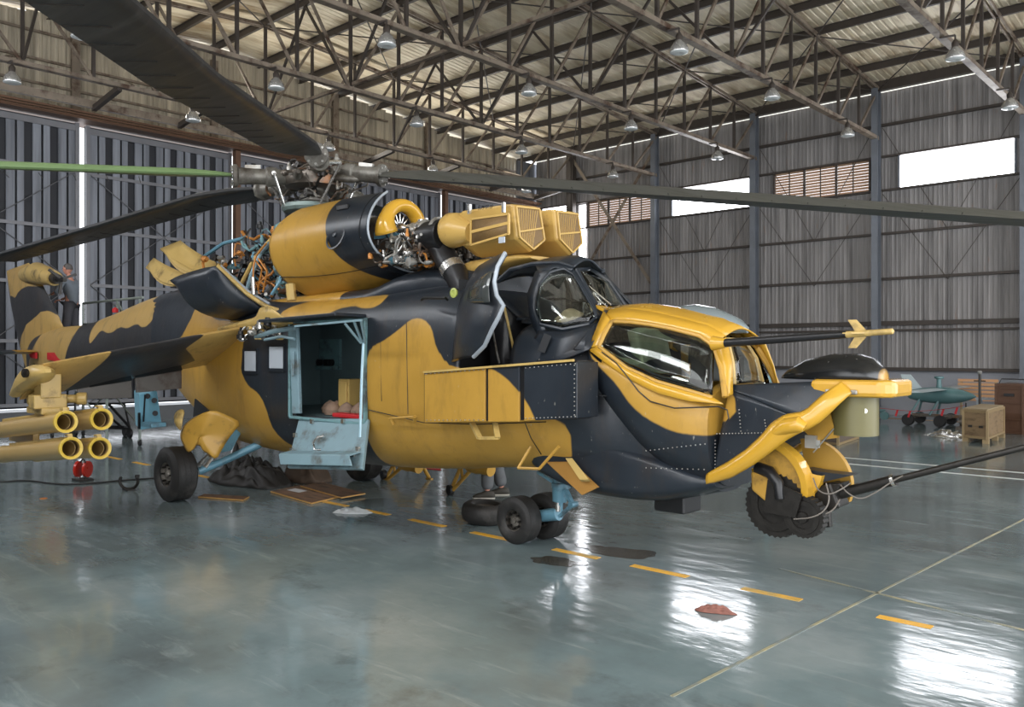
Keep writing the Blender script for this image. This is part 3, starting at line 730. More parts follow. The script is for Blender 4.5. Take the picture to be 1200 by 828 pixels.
# stabiliser on the starboard side, striped dark then yellow
st_ = MB(); st_.loft([[(-19.7,6.35,2.00),(-20.0,6.35,2.04),(-20.5,6.35,1.98),(-20.0,6.35,1.95)],[(-19.9,4.2,1.98),(-20.15,4.2,2.02),(-20.5,4.2,1.98),(-20.15,4.2,1.95)]], True, True, True)
st_.build('stabiliser', M['camo'], heli, camo=lambda x,y,z: y-5.95)
st_ = MB(); st_.loft([[(-19.7,6.85,2.00),(-20.0,6.85,2.04),(-20.5,6.85,1.98),(-20.0,6.85,1.95)],[(-19.9,9.0,1.98),(-20.15,9.0,2.02),(-20.5,9.0,1.98),(-20.15,9.0,1.95)]], True, True, True)
st_.build('stabiliser', M['camo'], heli, camo=DRK)
b = MB(); b.lathe((-16.048,6.500,2.734), (0,0,1), [(0,.05),(.03,.055),(.07,.05),(.10,.0)], 14); b.build('beacon', M['red'], heli, True, label='small red beacon on the tail boom')
b = MB(); b.tube([(-20.067,6.400,1.701), (-19.544,6.400,1.378)], .05, 8); b.build('tail_bumper', M['gun'], heli)

# --- crew cabin seen through the doorway
cab = MB()
x0, x1, y0, y1, z0, z1 = -10.7, -6.9, 5.80, 7.36, 1.20, 2.40
cab.add([(x0,y1,z0),(x1,y1,z0),(x1,y1,z1),(x0,y1,z1)], [(0,1,2,3)]); cab.add([(x0,y0,z0),(x0,y1,z0),(x0,y1,z1),(x0,y0,z1)], [(0,1,2,3)])
cab.add([(x1,y0,z0),(x1,y1,z0),(x1,y1,z1),(x1,y0,z1)], [(0,1,2,3)]); cab.add([(x0,y0,z1),(x1,y0,z1),(x1,y1,z1),(x0,y1,z1)], [(0,1,2,3)])
cab.add([(x0,y0,z0),(x1,y0,z0),(x1,y1,z0),(x0,y1,z0)], [(0,1,2,3)])
cabin = cab.build('cabin_lining', M['teal_d'], heli, solid=.01)
q_ = Vector((-10.402,7.330,1.962)); b = MB(); b.box(q_, (.5,.05,.45)); b.box(q_+Vector((0,-.06,-.2)),(.45,.1,.05)); b.build('equipment_panel', M['teal'], heli)
for X in (-10.35,-9.0): b = MB(); b.box((X,7.33,1.92), (.26,.02,.32)); b.build('cabin_window', M['pane'], heli, bevel=.02)
b = MB()
for dx_ in (-.15,.02,.14): b.lathe(q_+Vector((dx_,-.06,-.12)),(0,-1,0),[(0,.05),(.06,.05),(.07,.035)],12)
b.build('instrument_knobs', M['blk'], heli, True, kind='stuff')
b = MB(); q_ = Vector((-8.590,6.400,1.409)); q_.z = 1.44; b.box(q_, (.22,.3,.44)); b.box(q_+Vector((0,-.16,0)),(.17,.02,.38)); b.build('ammunition_box', M['sand'], heli, bevel=.01, label='pale metal box standing on the cabin floor')
b = MB(); b.box((-8.05,5.95,1.25), (.52,.14,.05)); b.build('red_tray', M['red'], heli, bevel=.01, label='red tray on the cabin door sill')
b = MB(); random.seed(3)
for k in range(9): b.lathe((-8.95+.12*k+random.uniform(-.03,.03),6.3+random.uniform(-.15,.15),1.22),(0,0,1),[(0,.1),(.06,.11),(.12,.07),(.16,.01)],10)
b.build('rag_bundle', mat('rag_cloth', (.30,.20,.14), .8, 0, .4, 12), heli, True, kind='stuff')
# door frame
b = MB()
for a_, b_ in [((-8.95,5.72,1.2),(-8.95,5.72,2.36)),((-7.46,5.72,1.2),(-7.46,5.72,2.36)),((-8.95,5.73,2.36),(-7.46,5.73,2.36)),((-8.95,5.72,1.2),(-7.46,5.72,1.2))]: b.bar(a_, b_, .05, .035)
b.build('door_frame', M['teal'], heli, bevel=.01)
b = MB(); b.bar((-8.80,5.72,1.25),(-8.86,5.72,2.32), .05,.16); b.bar((-8.80,5.66,1.7),(-8.78,5.66,2.0),.03,.03); b.build('door_actuator', M['blue'], heli, bevel=.01)
# upper door leaf, hinged up, seen edge on, with its V braces
b = MB(); b.plate([(-8.98,5.72,2.36),(-7.44,5.72,2.38),(-7.44,5.30,2.385),(-8.98,5.30,2.35)], (0,.0,.035)); ud = b.build('upper_door_leaf', M['camo'], heli, camo=DRK, bevel=.008)
b = MB()
for a_, b_ in [((-7.289,5.320,2.298),(-7.273,5.520,2.092)),((-7.126,5.320,2.312),(-7.259,5.520,2.110)),((-7.010,5.320,2.318),(-7.251,5.560,2.092)),((-8.222,5.320,2.290),(-6.996,5.320,2.327))]: b.bar(a_, b_, .022, .022)
b.build('door_brace', M['blue'], heli)
# lower door leaf with folding step
dA, dB, dC, dD = Vector((-8.798,5.740,1.190)), Vector((-7.440,5.740,1.263)), Vector((-7.035,5.350,0.784)), Vector((-8.444,5.350,0.670))
b = MB(); nrm = (dB-dA).cross(dD-dA).normalized(); b.plate([dA, dB, dC, dD], nrm*.045); ld = b.build('lower_door_leaf', M['blue'], heli, bevel=.01, label='pale blue inner face of the folded down cabin door')
def on_door(u, v, h=0): return dA.lerp(dB, u).lerp(dD.lerp(dC, u), v)-nrm*h
sgn = -1 if nrm.y < 0 else 1
def od(u, v, h): return dA.lerp(dB, u).lerp(dD.lerp(dC, u), v)+Vector((0,-1,0))*h*1.0
b = MB(); b.plate([od(.02,.70,.02), od(.98,.70,.02), od(.98,.74,.16), od(.02,.74,.16)], (0,0,.02)); b.plate([od(.02,.72,.16), od(.98,.72,.16), od(.98,.93,.10), od(.02,.93,.10)], (0,-.015,0)); b.build('folding_step', M['blue'], heli, bevel=.006)
b = MB(); b.tube([od(.42,.40,.01), od(.42,.38,.07), od(.40,.5,.09), od(.42,.64,.07), od(.44,.65,.01)], .012, 8); b.tube([od(.42,.38,.07), od(.5,.36,.06)], .012, 8); b.build('door_handle', M['chrome'], heli, True)
b = MB()
for u, v in ((.04,.35),(.05,.66),(.25,.06),(.7,.06),(.95,.62),(.9,.72)): b = MB(); b.box(od(u,v,.03), (.05,.03,.05)); b.build('door_bracket', M['chrome'], heli)
pass
b = MB(); b.tube([(-7.268,5.550,2.129), (-7.259,5.520,1.744), (-7.262,5.500,1.085)], .016, 8); b.build('door_strut', mat('pale_strut', (.42,.62,.72), .35, .2), heli, True)

# cabin side windows: framed pale panes
for (pa, pb) in (((-10.033,5.740,2.011), (-9.737,5.740,1.746)), ((-9.431,5.740,2.065), (-9.098,5.740,1.788))):
    a_, c_ = Vector(pa), Vector(pb)
    m = MB(); m.box(((a_.x+c_.x)/2, 5.725, (a_.z+c_.z)/2), (abs(c_.x-a_.x), .02, abs(c_.z-a_.z))); w_ = m.build('cabin_window', M['pane'], heli, bevel=.02)
    m = MB(); X0, X1, Z0, Z1 = min(a_.x,c_.x)-.02, max(a_.x,c_.x)+.02, min(a_.z,c_.z)-.02, max(a_.z,c_.z)+.02
    for q in (((X0,Z0),(X1,Z0)),((X1,Z0),(X1,Z1)),((X1,Z1),(X0,Z1)),((X0,Z1),(X0,Z0))): m.bar((q[0][0],5.722,q[0][1]),(q[1][0],5.722,q[1][1]), .03, .03)
    m.build('window_rim', M['navy'], heli)

# --- armour box on the cockpit flank
ar = MB(); ar.plate([(-6.299,5.560,1.778),(-5.452,5.560,1.841),(-5.452,5.560,1.349),(-6.299,5.560,1.292)], (0,.26,0)); ar.build('armour_panel', M['camo'], heli, bevel=.008, camo=camo('armor'))
def subdiv_plate(name, x0, x1, z0a, z0b, z1a, z1b, y, th, fn, nx=26, nz=16):
    m = MB(); rows = []
    for i in range(nx+1):
        t = i/nx; x = x0+(x1-x0)*t; zb = z0a+(z0b-z0a)*t; zt = z1a+(z1b-z1a)*t
        rows.append([(x, y, zb+(zt-zb)*k/nz) for k in range(nz+1)]+[(x, y+th, zt-(zt-zb)*k/nz) for k in range(nz+1)])
    m.loft(rows, True, True, True); return m.build(name, M['camo'], heli, camo=fn, bevel=.006)
ap, aq, as_, at_, = (-5.430,5.560,1.841), (-5.430,5.560,1.350), (-5.013,5.560,1.870), (-5.013,5.560,1.374)
subdiv_plate('armour_panel', ap[0]+.02, as_[0]-.01, aq[2], at_[2], ap[2], as_[2], 5.56, .26, camo('armor'))
ap, aq, as_, at_, = (-4.962,5.560,1.871), (-4.962,5.560,1.384), (-4.365,5.560,1.914), (-4.365,5.560,1.439)
subdiv_plate('armour_panel', ap[0], as_[0], aq[2], at_[2], ap[2], as_[2], 5.56, .30, camo('armor'))
m = MB(); m.plate([(-6.322,5.580,1.803),(-4.380,5.580,1.928),(-4.380,5.580,1.430),(-6.322,5.580,1.298)], (0,.2,0)); m.build('armour_backing', M['blk'], heli)
m = MB(); m.bar((-6.288,5.550,1.796), (-4.393,5.550,1.928), .03, .02); m.build('armour_top_rail', M['sand'], heli)
# rivet rows (small geometry)
def rivets(pts, r=.006, name='rivet_row', m=None, out=(0,-1,0)):
    s = MB()
    for a_, b_, n in pts:
        a_, b_ = Vector(a_), Vector(b_)
        for k in range(n):
            p = a_.lerp(b_, k/max(1, n-1)); s.lathe(p, out, [(-.004,r),(.004,r*.8),(.007,0)], 6)
    return s.build(name, m or M['alu'], heli, kind='stuff')
rivets([((-6.250,5.550,1.779), (-5.464,5.550,1.833), 14),((-6.250,5.550,1.321), (-5.464,5.550,1.365), 14),((-4.933,5.550,1.856), (-4.375,5.550,1.899), 12),((-4.933,5.550,1.409), (-4.375,5.550,1.454), 14),((-4.384,5.550,1.885), (-4.384,5.550,1.467), 12)])
# step on belly and aerial frames
m = MB(); m.bar((-5.762,5.700,1.314), (-5.578,5.620,1.185), .05,.03); m.bar((-5.454,5.700,1.332), (-5.344,5.620,1.201), .05,.03); m.bar((-5.578,5.620,1.185), (-5.344,5.620,1.201), .03,.03); m.build('boarding_step', M['sand'], heli)
m = MB()
for a_, b_ in (((-5.180,5.900,1.111), (-5.251,5.800,0.914)),((-5.251,5.800,0.914), (-4.988,5.800,0.931)),((-4.988,5.800,0.931), (-4.756,5.800,1.152))): m.tube([a_, b_], .014, 6)
m.build('aerial_frame', M['yel'], heli)
m = MB(); m.tube([(-6.981,5.680,1.291), (-6.558,5.660,1.333)], .012, 8); m.tube([(-6.558,5.660,1.333), (-6.604,5.700,1.275)], .02, 8); m.tube([(-6.981,5.680,1.291), (-6.973,5.720,1.225)], .02, 8); m.build('side_rail_handle', M['yel'], heli, True)
m = MB(); m.tube([(-6.452,5.660,2.531), (-6.357,5.600,2.542), (-6.030,5.600,2.527), (-6.070,5.660,2.515)], .014, 8); m.build('grab_handle', M['blk'], heli, True)
m = MB(); m.lathe((-6.023,5.720,2.583), (0,-1,0), [(0,.045),(.02,.05),(.025,.03),(.012,.022),(.012,0)], 16); m.build('filler_cap', mat('lime_cap', (.42,.47,.12), .4), heli, True, label='lime green filler cap')
m = MB()
for x_, z_ in ((480,550),(515,560)): pass
# fuselage seam lines: thin raised strips following the skin
def seam(pts, r=.005, name='skin_seam', m=None):
    s = MB(); s.tube(pts, r, 5); return s.build(name, m or M['blk'], heli)
seam([(-7.412,5.730,1.359), (-6.516,5.740,1.269), (-5.721,5.740,1.298), (-4.873,5.760,1.369)])
seam([(-5.130,5.760,1.347), (-5.109,5.820,1.202), (-5.139,6.000,1.033)])
seam([(-7.209,5.735,2.111), (-7.194,5.735,1.462)], .004); seam([(-6.781,5.735,2.315), (-6.754,5.735,1.345)], .004)

# belly pieces: nose gear doors, black sensor box, dark fairing
m = MB(); m.plate([(-5.076,6.000,0.966),(-4.773,5.980,0.995),(-4.441,5.950,0.802),(-4.613,5.950,0.714)], (0,.03,0)); m.build('nose_gear_door', mat('door_inner_tan', (.34,.17,.035), .5), heli, label='tan inner face of open nose gear door')
m = MB(); m.plate([(-4.797,5.960,1.011),(-4.718,5.960,1.018),(-4.494,5.920,0.852),(-4.599,5.920,0.841)], (0,-.02,.02)); m.build('door_link', M['sand'], heli)
m = MB(); A_, B_ = Vector((-4.152,6.350,0.763)), Vector((-3.770,6.350,0.584)); m.box(((A_.x+B_.x)/2, 6.5, (A_.z+B_.z)/2), (abs(A_.x-B_.x)*.8, .3, abs(A_.z-B_.z))); m.build('sensor_box', M['blk'], heli, bevel=.015)
FAIR = [(-5.42,.50,.84,1.4,1.1,3,3),(-5.2,.58,.76,1.4,1.1,3.4,3.4),(-4.8,.58,.68,1.35,1.05,4,4),(-4.3,.56,.665,1.2,1.0,4,4),(-3.9,.53,.70,1.1,.95,4,3.6),(-3.6,.48,.79,1.02,.92,3,3),(-3.42,.42,.86,.98,.92,2.6,2.6)]
body('belly_fairing', FAIR, M['camo'], fn=DRK, n=32)

# --- gunner cockpit tub (rounded cheek)
TUB = [(-4.66,.50,1.86,2.12,2.0,2,2),(-4.58,.60,1.66,2.13,1.95,2.2,2.4),(-4.46,.645,1.46,2.12,1.85,2.4,2.4),(-4.3,.665,1.26,2.08,1.75,2.5,2.3),(-4.1,.67,1.06,2.02,1.62,2.6,2.3),(-3.9,.655,.93,1.96,1.5,2.6,2.3),(-3.65,.62,.86,1.86,1.42,2.8,2.4),(-3.40,.57,.86,1.72,1.35,3.,2.6)]
body('gunner_cockpit_tub', TUB, M['camo'], 'cheek', n=56, step=.05, solid=.02, open_top=lambda c, n: n.z > .45 and c.z > 1.5 and -4.6 < c.x < -3.43)
seam([(-4.395,5.950,2.000),(-4.232,5.940,1.904),(-4.101,5.930,1.781),(-3.997,5.930,1.668),(-3.878,5.930,1.586),(-3.647,5.930,1.540),(-3.435,5.970,1.554),(-3.301,6.030,1.564),(-3.226,6.030,1.540),(-3.211,6.030,1.474),(-3.256,6.030,1.403)], .006)
rivets([((-3.999,6.050,1.006), (-3.442,6.050,1.045), 12),((-3.959,5.990,1.161), (-3.400,5.990,1.260), 14)])

# ruled strip helper between two 3-D rails
def resample(r, n):
    r = [Vector(p) for p in r]; L = [0]
    for i in range(1, len(r)): L.append(L[-1]+(r[i]-r[i-1]).length)
    out = []
    for k in range(n):
        t = L[-1]*k/(n-1); i = 0
        while i < len(L)-2 and L[i+1] < t: i += 1
        f = 0 if L[i+1] == L[i] else (t-L[i])/(L[i+1]-L[i]); out.append(r[i].lerp(r[i+1], min(1, f)))
    return out
def ruled(name, ra, rb, m, parent=heli, n=16, bulge=0, out=(0,-1,0), k=4, solid=.012, label=None, fn=None):
    A = resample(ra, n); B = resample(rb, n); s = MB(); o = Vector(out); rows = []
    for j in range(k+1):
        t = j/k; rows.append([A[i].lerp(B[i], t)+o*bulge*4*t*(1-t)*min(1, 6*i*(n-1-i)/(n-1)**2+.15) for i in range(n)])
    s.loft(rows, False); return s.build(name, m, parent, True, solid=solid, label=label, camo=fn)
def mir(r): return [(p[0], 2*YC-p[1], p[2]) for p in r]

def smooth_pts(P, k=2):
    P = [Vector(p) for p in P]
    for _ in range(k):
        Q = [P[0]]
        for i in range(len(P)-1): Q += [P[i].lerp(P[i+1], .25), P[i].lerp(P[i+1], .75)]
        P = Q+[P[-1]]
    return P
# --- gunner canopy
sill = [(-4.460,6.000,2.046),(-4.297,5.980,1.955),(-4.137,5.970,1.860),(-3.836,5.970,1.750),(-3.570,6.000,1.686),(-3.365,6.050,1.629)]
wtop = [(-4.421,6.140,2.268),(-4.210,6.140,2.256),(-3.989,6.140,2.228),(-3.789,6.160,2.188),(-3.567,6.200,2.128),(-3.436,6.220,2.035)]
wfrt = [(-3.436,6.220,2.035),(-3.367,6.180,1.875),(-3.286,6.100,1.657)]
tops = [(-4.580,6.240,2.377),(-4.324,6.240,2.384),(-4.054,6.240,2.344),(-3.802,6.250,2.286),(-3.533,6.280,2.215),(-3.386,6.300,2.134)]
base = [(-4.559,5.980,2.015),(-4.367,5.950,1.910),(-4.117,5.940,1.774),(-3.834,5.940,1.659),(-3.552,5.970,1.598),(-3.256,6.030,1.580)]
for side in (0, 1):
    f = (lambda r: r) if side == 0 else mir
    o_ = (0, -1, 0) if side == 0 else (0, 1, 0)
    cf = MB()
    ruled('canopy_side_glass', f(sill), f(wtop), M['glass'], bulge=.03, out=o_, label='large gunner side window')
    ruled('canopy_frame', f(wtop), f(tops), M['yel_gloss'], k=2, out=o_)
    ruled('canopy_sill', f(base), f(sill), M['yel_gloss'], k=2, out=o_)
    m = MB()
    m.tube(f([(-4.460,6.000,2.046),(-4.438,6.060,2.168),(-4.421,6.140,2.268)]), .028, 8); m.tube(f(wtop), .022, 8); m.tube(f(sill), .02, 8); m.tube(f([(-3.436,6.220,2.035),(-3.347,6.170,1.861),(-3.278,6.100,1.637)]), .028, 8)
    m.build('window_rim', M['yel'], heli, True)
    ruled('canopy_post', f([(-4.574,6.000,2.031),(-4.548,6.080,2.200),(-4.565,6.220,2.376)]), f([(-4.453,5.990,2.045),(-4.431,6.050,2.167),(-4.414,6.130,2.268)]), M['yel_gloss'], k=1, out=o_)
    ruled('canopy_post', f([(-3.430,6.210,2.056),(-3.341,6.160,1.861),(-3.281,6.090,1.631)]), f([(-3.357,6.260,2.119),(-3.282,6.220,1.889),(-3.250,6.160,1.656)]), M['yel_gloss'], k=2, out=o_, bulge=.01)
# roof between the rails
A = resample(tops, 14); Bm = resample(mir(tops), 14); s = MB(); rows = []
for j in range(11):
    t = j/10; rows.append([A[i].lerp(Bm[i], t)+Vector((0,0,.07*math.sin(PI*t))) for i in range(14)])
s.loft(rows, False); s.build('canopy_roof', M['yel_gloss'], heli, True, solid=.015)
m = MB(); m.loft([ring(X, w, 2.16, zt, 2.2, 2, 2, 20, 6.72) for X, w, zt in ((-4.3,.02,2.36),(-4.15,.18,2.42),(-3.9,.24,2.43),(-3.7,.24,2.39),(-3.5,.18,2.3),(-3.4,.03,2.22))], True, True, True)
m.build('roof_hatch_window', M['greyglass'], heli, True, label='grey tinted roof window above the gunner')
m = MB(); m.tube([(-4.366,6.300,2.364),(-4.030,6.340,2.309),(-3.737,6.380,2.251),(-3.482,6.420,2.188)], .012, 6)
for p in ((-4.366,6.300,2.356), (-3.826,6.360,2.267)): m.box(p, (.06,.05,.05))
m.build('canopy_hinge_rod', M['yel'], heli)
# front screen
fl_ = [(-3.360,6.280,2.099),(-3.292,6.240,1.909),(-3.267,6.220,1.737)]
fr_ = [(-3.534,6.920,2.099),(-3.434,6.950,1.939),(-3.392,6.980,1.734)]
ruled('front_windscreen', fl_, fr_, M['glass'], out=(1,0,0), bulge=.02, k=5)
m = MB(); m.tube(fl_, .022, 8); m.tube(fr_, .02, 8); m.tube([fl_[0], fr_[0]], .02, 8); m.build('windscreen_rim', M['sand'], heli, True)
m = MB(); m.tube([(-3.336,6.250,1.748),(-3.321,6.280,1.916),(-3.402,6.600,1.956)], .008, 6); m.build('windscreen_wiper', M['gun'], heli)
# gunner interior
m = MB(); m.box((-4.3,6.6,1.98), (.12,.5,.5), Matrix.Rotation(-.25,3,'Y')); m.box((-4.05,6.6,1.72), (.45,.5,.12)); m.build('gunner_seat', mat('seat_green', (.16,.20,.13), .7, 0, .3, 8), heli, bevel=.03)
m = MB(); m.box((-3.62,6.6,1.86), (.18,.62,.22)); m.box((-3.72,6.45,1.98),(.12,.16,.16)); m.tube([(-3.8,6.6,1.7),(-3.78,6.6,1.98)], .02, 8); m.build('gunner_console', M['blk'], heli, bevel=.02)
m = MB(); m.plate([(-4.62,6.05,1.9),(-4.62,7.15,1.9),(-4.55,7.0,2.38),(-4.55,6.2,2.38)], (.03,0,0)); m.build('gunner_bulkhead', M['blk'], heli)

# --- pilot canopy
dk = lambda r: r
p_roof = [(-5.820,6.120,2.707),(-5.681,6.160,2.821),(-5.427,6.220,2.867),(-5.166,6.300,2.863),(-5.034,6.360,2.817)]
p_fr = [(-5.034,6.360,2.801),(-4.897,6.330,2.651),(-4.717,6.280,2.439),(-4.623,6.220,2.315)]
ws_t = [(-5.008,6.380,2.792),(-5.132,6.760,2.828)]
w1_top = [(-5.207,6.030,2.488),(-5.225,6.100,2.655),(-5.166,6.170,2.763),(-5.089,6.270,2.798),(-5.011,6.330,2.739)]
w1_bot = [(-5.192,6.000,2.421),(-5.122,5.980,2.257),(-4.870,6.000,2.205),(-4.665,6.120,2.250),(-4.643,6.220,2.331)]
A = resample(p_roof, 12); Bm = resample(mir(p_roof), 12); rows = []; s = MB()
for j in range(11):
    t = j/10; rows.append([A[i].lerp(Bm[i], t)+Vector((0,0,.10*math.sin(PI*t))) for i in range(12)])
s.loft(rows, False); s.build('pilot_canopy_roof', M['navy'], heli, True, solid=.02)
for side in (0, 1):
    f = (lambda r: r) if side == 0 else mir
    o_ = (0, -1, 0) if side == 0 else (0, 1, 0)
    ruled('pilot_side_window', f(w1_bot), f(w1_top), M['glass'], bulge=.05, out=o_, n=18, k=6)
    m = MB(); m.tube(f(w1_bot+w1_top[::-1][:-1]), .022, 8, closed=True); m.build('window_rim', M['navy'], heli, True)
    ruled('pilot_canopy_frame', f([(-5.324,6.140,2.779),(-5.346,6.040,2.551),(-5.270,5.990,2.326),(-5.164,5.980,2.161)]), f([(-5.174,6.180,2.789),(-5.233,6.060,2.547),(-5.203,6.000,2.381),(-5.059,5.980,2.208)]), M['navy'], k=1, out=o_)
    ruled('pilot_canopy_frame', f([(-5.376,6.200,2.837),(-5.204,6.280,2.856),(-5.034,6.360,2.817)]), f([(-5.263,6.120,2.724),(-5.154,6.220,2.807),(-5.040,6.340,2.775)]), M['navy'], k=1, out=o_)
    ruled('pilot_canopy_frame', f(p_fr), f([(-5.053,6.330,2.775),(-4.917,6.290,2.625),(-4.737,6.240,2.430),(-4.633,6.180,2.298)]), M['navy'], k=1, out=o_)
    m = MB(); m.tube(f(p_roof), .025, 8); m.build('roof_rail', M['navy'], heli, True)
# sill skirt under the pilot window down to the tub
ruled('pilot_sill', [(-5.134,5.970,2.193),(-4.813,5.980,2.180),(-4.598,6.160,2.265)], [(-5.298,5.840,1.855),(-4.856,5.860,1.891),(-4.536,5.950,2.015)], M['camo'], k=4, fn=DRK)
ruled('pilot_cheek', [(-4.598,6.160,2.281),(-4.604,6.220,2.330),(-4.604,6.300,2.396)], [(-4.686,5.920,2.015),(-4.543,5.960,2.008),(-4.522,6.020,2.092)], M['camo'], k=3, fn=DRK)
ws_l = [(-5.008,6.380,2.792),(-4.874,6.340,2.626),(-4.723,6.300,2.440)]
ws_r = [(-5.162,6.800,2.841),(-4.957,6.840,2.702),(-4.782,6.900,2.433)]
ruled('pilot_windscreen', ws_l, ws_r, M['glass'], out=(1,0,0), bulge=.03, k=5)
m = MB(); m.tube(ws_l, .022, 8); m.tube(ws_r, .022, 8); m.tube([ws_l[0], ws_r[0]], .02, 8); m.build('windscreen_rim', M['navy'], heli, True)
m = MB(); m.tube([(-4.879,6.400,2.630),(-4.691,6.500,2.447)], .008, 6); m.tube([(-4.889,6.360,2.612),(-4.701,6.460,2.421)], .006, 6); m.build('windscreen_wiper', M['chrome'], heli)
m = MB(); m.plate([(-4.723,6.300,2.440),(-4.782,6.900,2.424),(-4.45,6.9,2.34),(-4.45,6.3,2.32)], (0,0,-.03)); m.build('canopy_deck', M['yel_gloss'], heli)
# pilot seat, seen through the open door
m = MB(); m.loft([ring(X, w, zb, zt, (zb+zt)/2, 3, 3, 16, 6.4) for X, w, zb, zt in ((-6.0,.22,1.72,2.42),(-5.9,.27,1.68,2.5),(-5.78,.26,1.7,2.48),(-5.72,.2,1.8,2.4))], True, True, True)
m.box((-5.6,6.4,1.86), (.42,.46,.14)); m.build('pilot_seat', mat('black_leatherette', (.022,.022,.024), .38, 0, .2, 5, bump=.3, bscale=9), heli, True, bevel=.02)
m = MB(); m.tube([(-5.8,6.2,2.45),(-5.62,6.12,2.1),(-5.6,6.15,1.9)], .014, 6); m.build('seat_strap', M['sand'], heli)
m = MB(); m.box((-5.02,6.62,2.36), (.16,.42,.26)); m.box((-5.05,6.62,2.56), (.1,.12,.12)); m.build('pilot_console', M['blk'], heli, bevel=.02)
m = MB(); m.loft([ring(X, w, zb, zt, (zb+zt)/2, 2, 2, 14, 6.35) for X, w, zb, zt in ((-5.2,.14,2.22,2.32),(-5.05,.18,2.2,2.42),(-4.85,.16,2.2,2.34),(-4.75,.05,2.22,2.26))], True, True, True)
m.build('canvas_cover', mat('tan_canvas', (.36,.30,.20), .8, 0, .25, 6, bump=.4, bscale=12), heli, True)
m = MB(); bx0, bx1 = -6.25, -5.35
m.add([(bx0,7.2,1.5),(bx1+1,7.2,1.5),(bx1+1,7.2,2.3),(bx0,7.2,2.3)], [(0,1,2,3)]); m.add([(bx0,5.95,1.5),(bx0,7.2,1.5),(bx0,7.2,2.75),(bx0,6.0,2.75)], [(0,1,2,3)]); m.add([(bx0,5.9,1.62),(bx1+1,5.9,1.62),(bx1+1,7.2,1.62),(bx0,7.2,1.62)], [(0,1,2,3)])
m.build('cockpit_lining', M['inner'], heli, solid=.01)
# open pilot door: curved shell hinged back, sealant strip along its free edge
edge = [(-5.182,5.550,2.899),(-5.192,5.460,2.769),(-5.196,5.420,2.628),(-5.165,5.420,2.504),(-5.100,5.440,2.411),(-5.144,5.420,2.305),(-5.218,5.420,2.207),(-5.354,5.460,2.055),(-5.558,5.520,1.952)]
hing = [(-5.635,5.950,2.953),(-5.840,5.860,2.844),(-5.944,5.820,2.695),(-6.021,5.800,2.545),(-6.059,5.790,2.427),(-6.074,5.780,2.290),(-6.088,5.770,2.145),(-6.113,5.770,2.000),(-6.115,5.760,1.897)]
ruled('pilot_door', hing, edge, M['camo'], n=24, k=8, bulge=.10, solid=.03, fn=lambda x,y,z: .05 if z < 1.93 and x < -5.9 else -.1)
m = MB(); m.tube(edge, .020, 8); m.build('door_edge_strip', M['stripe'], heli, True)
m = MB(); m.tube([(-5.218,5.420,2.207),(-5.549,5.800,2.082),(-5.588,5.900,1.892)], .01, 6); m.build('door_stay', M['alu'], heli)
ruled('door_window', [(-5.731,5.600,2.457),(-5.696,5.600,2.602),(-5.578,5.620,2.743)], [(-5.192,5.360,2.441),(-5.212,5.370,2.580),(-5.218,5.420,2.721)], M['darkglass'], k=4, bulge=.03, solid=.006)
m = MB(); m.bar((-4.954,5.880,2.157), (-5.002,5.840,2.000), .02, .07); m.build('side_vent', M['inner'], heli)

# --- nose: deck, dome, beam, turret
NOSE_t = [(-3.300,6.240,1.721),(-2.992,6.260,1.743),(-2.697,6.300,1.763),(-2.436,6.340,1.774)]
NOSE_f = [(-3.299,6.210,1.688),(-3.093,6.170,1.634),(-2.888,6.160,1.563),(-2.674,6.170,1.481)]
NOSE_b = [(-3.407,6.140,1.018),(-3.170,6.150,1.162),(-2.909,6.160,1.336),(-2.648,6.170,1.470)]
for side in (0, 1):
    f = (lambda r: r) if side == 0 else mir
    o_ = (0, -1, 0) if side == 0 else (0, 1, 0)
    yfn = lambda x,y,z: sdf(x, z, [(-3.7,1.42),(-3.30,1.44),(-3.22,1.52),(-3.24,1.62),(-3.33,1.74),(-3.7,2.0)])
    ruled('nose_upper_skin', f(NOSE_f), f(NOSE_t), M['camo'], n=30, k=6, out=o_, fn=yfn)
    ruled('nose_lower_skin', f(NOSE_b), f(NOSE_f), M['camo'], n=30, k=12, out=o_, fn=yfn)
rivets([((-3.365,6.120,1.335), (-2.963,6.140,1.367), 16), ((-3.381,6.120,1.279), (-3.381,6.120,1.057), 9), ((-3.180,6.140,1.537), (-3.165,6.140,1.368), 7), ((-2.958,6.130,1.468), (-2.944,6.130,1.376), 5)])
s = MB(); A = resample(NOSE_t, 8); B = resample(mir(NOSE_t), 8); s.loft([[A[i].lerp(B[i], j/6) for i in range(8)] for j in range(7)], False); s.build('nose_deck', M['navy'], heli, False, solid=.015)
s = MB(); A = resample(NOSE_b, 8); B = resample(mir(NOSE_b), 8); s.loft([[A[i].lerp(B[i], j/6) for i in range(8)] for j in range(7)], False); s.build('nose_underside', M['inner'], heli, False, solid=.015)
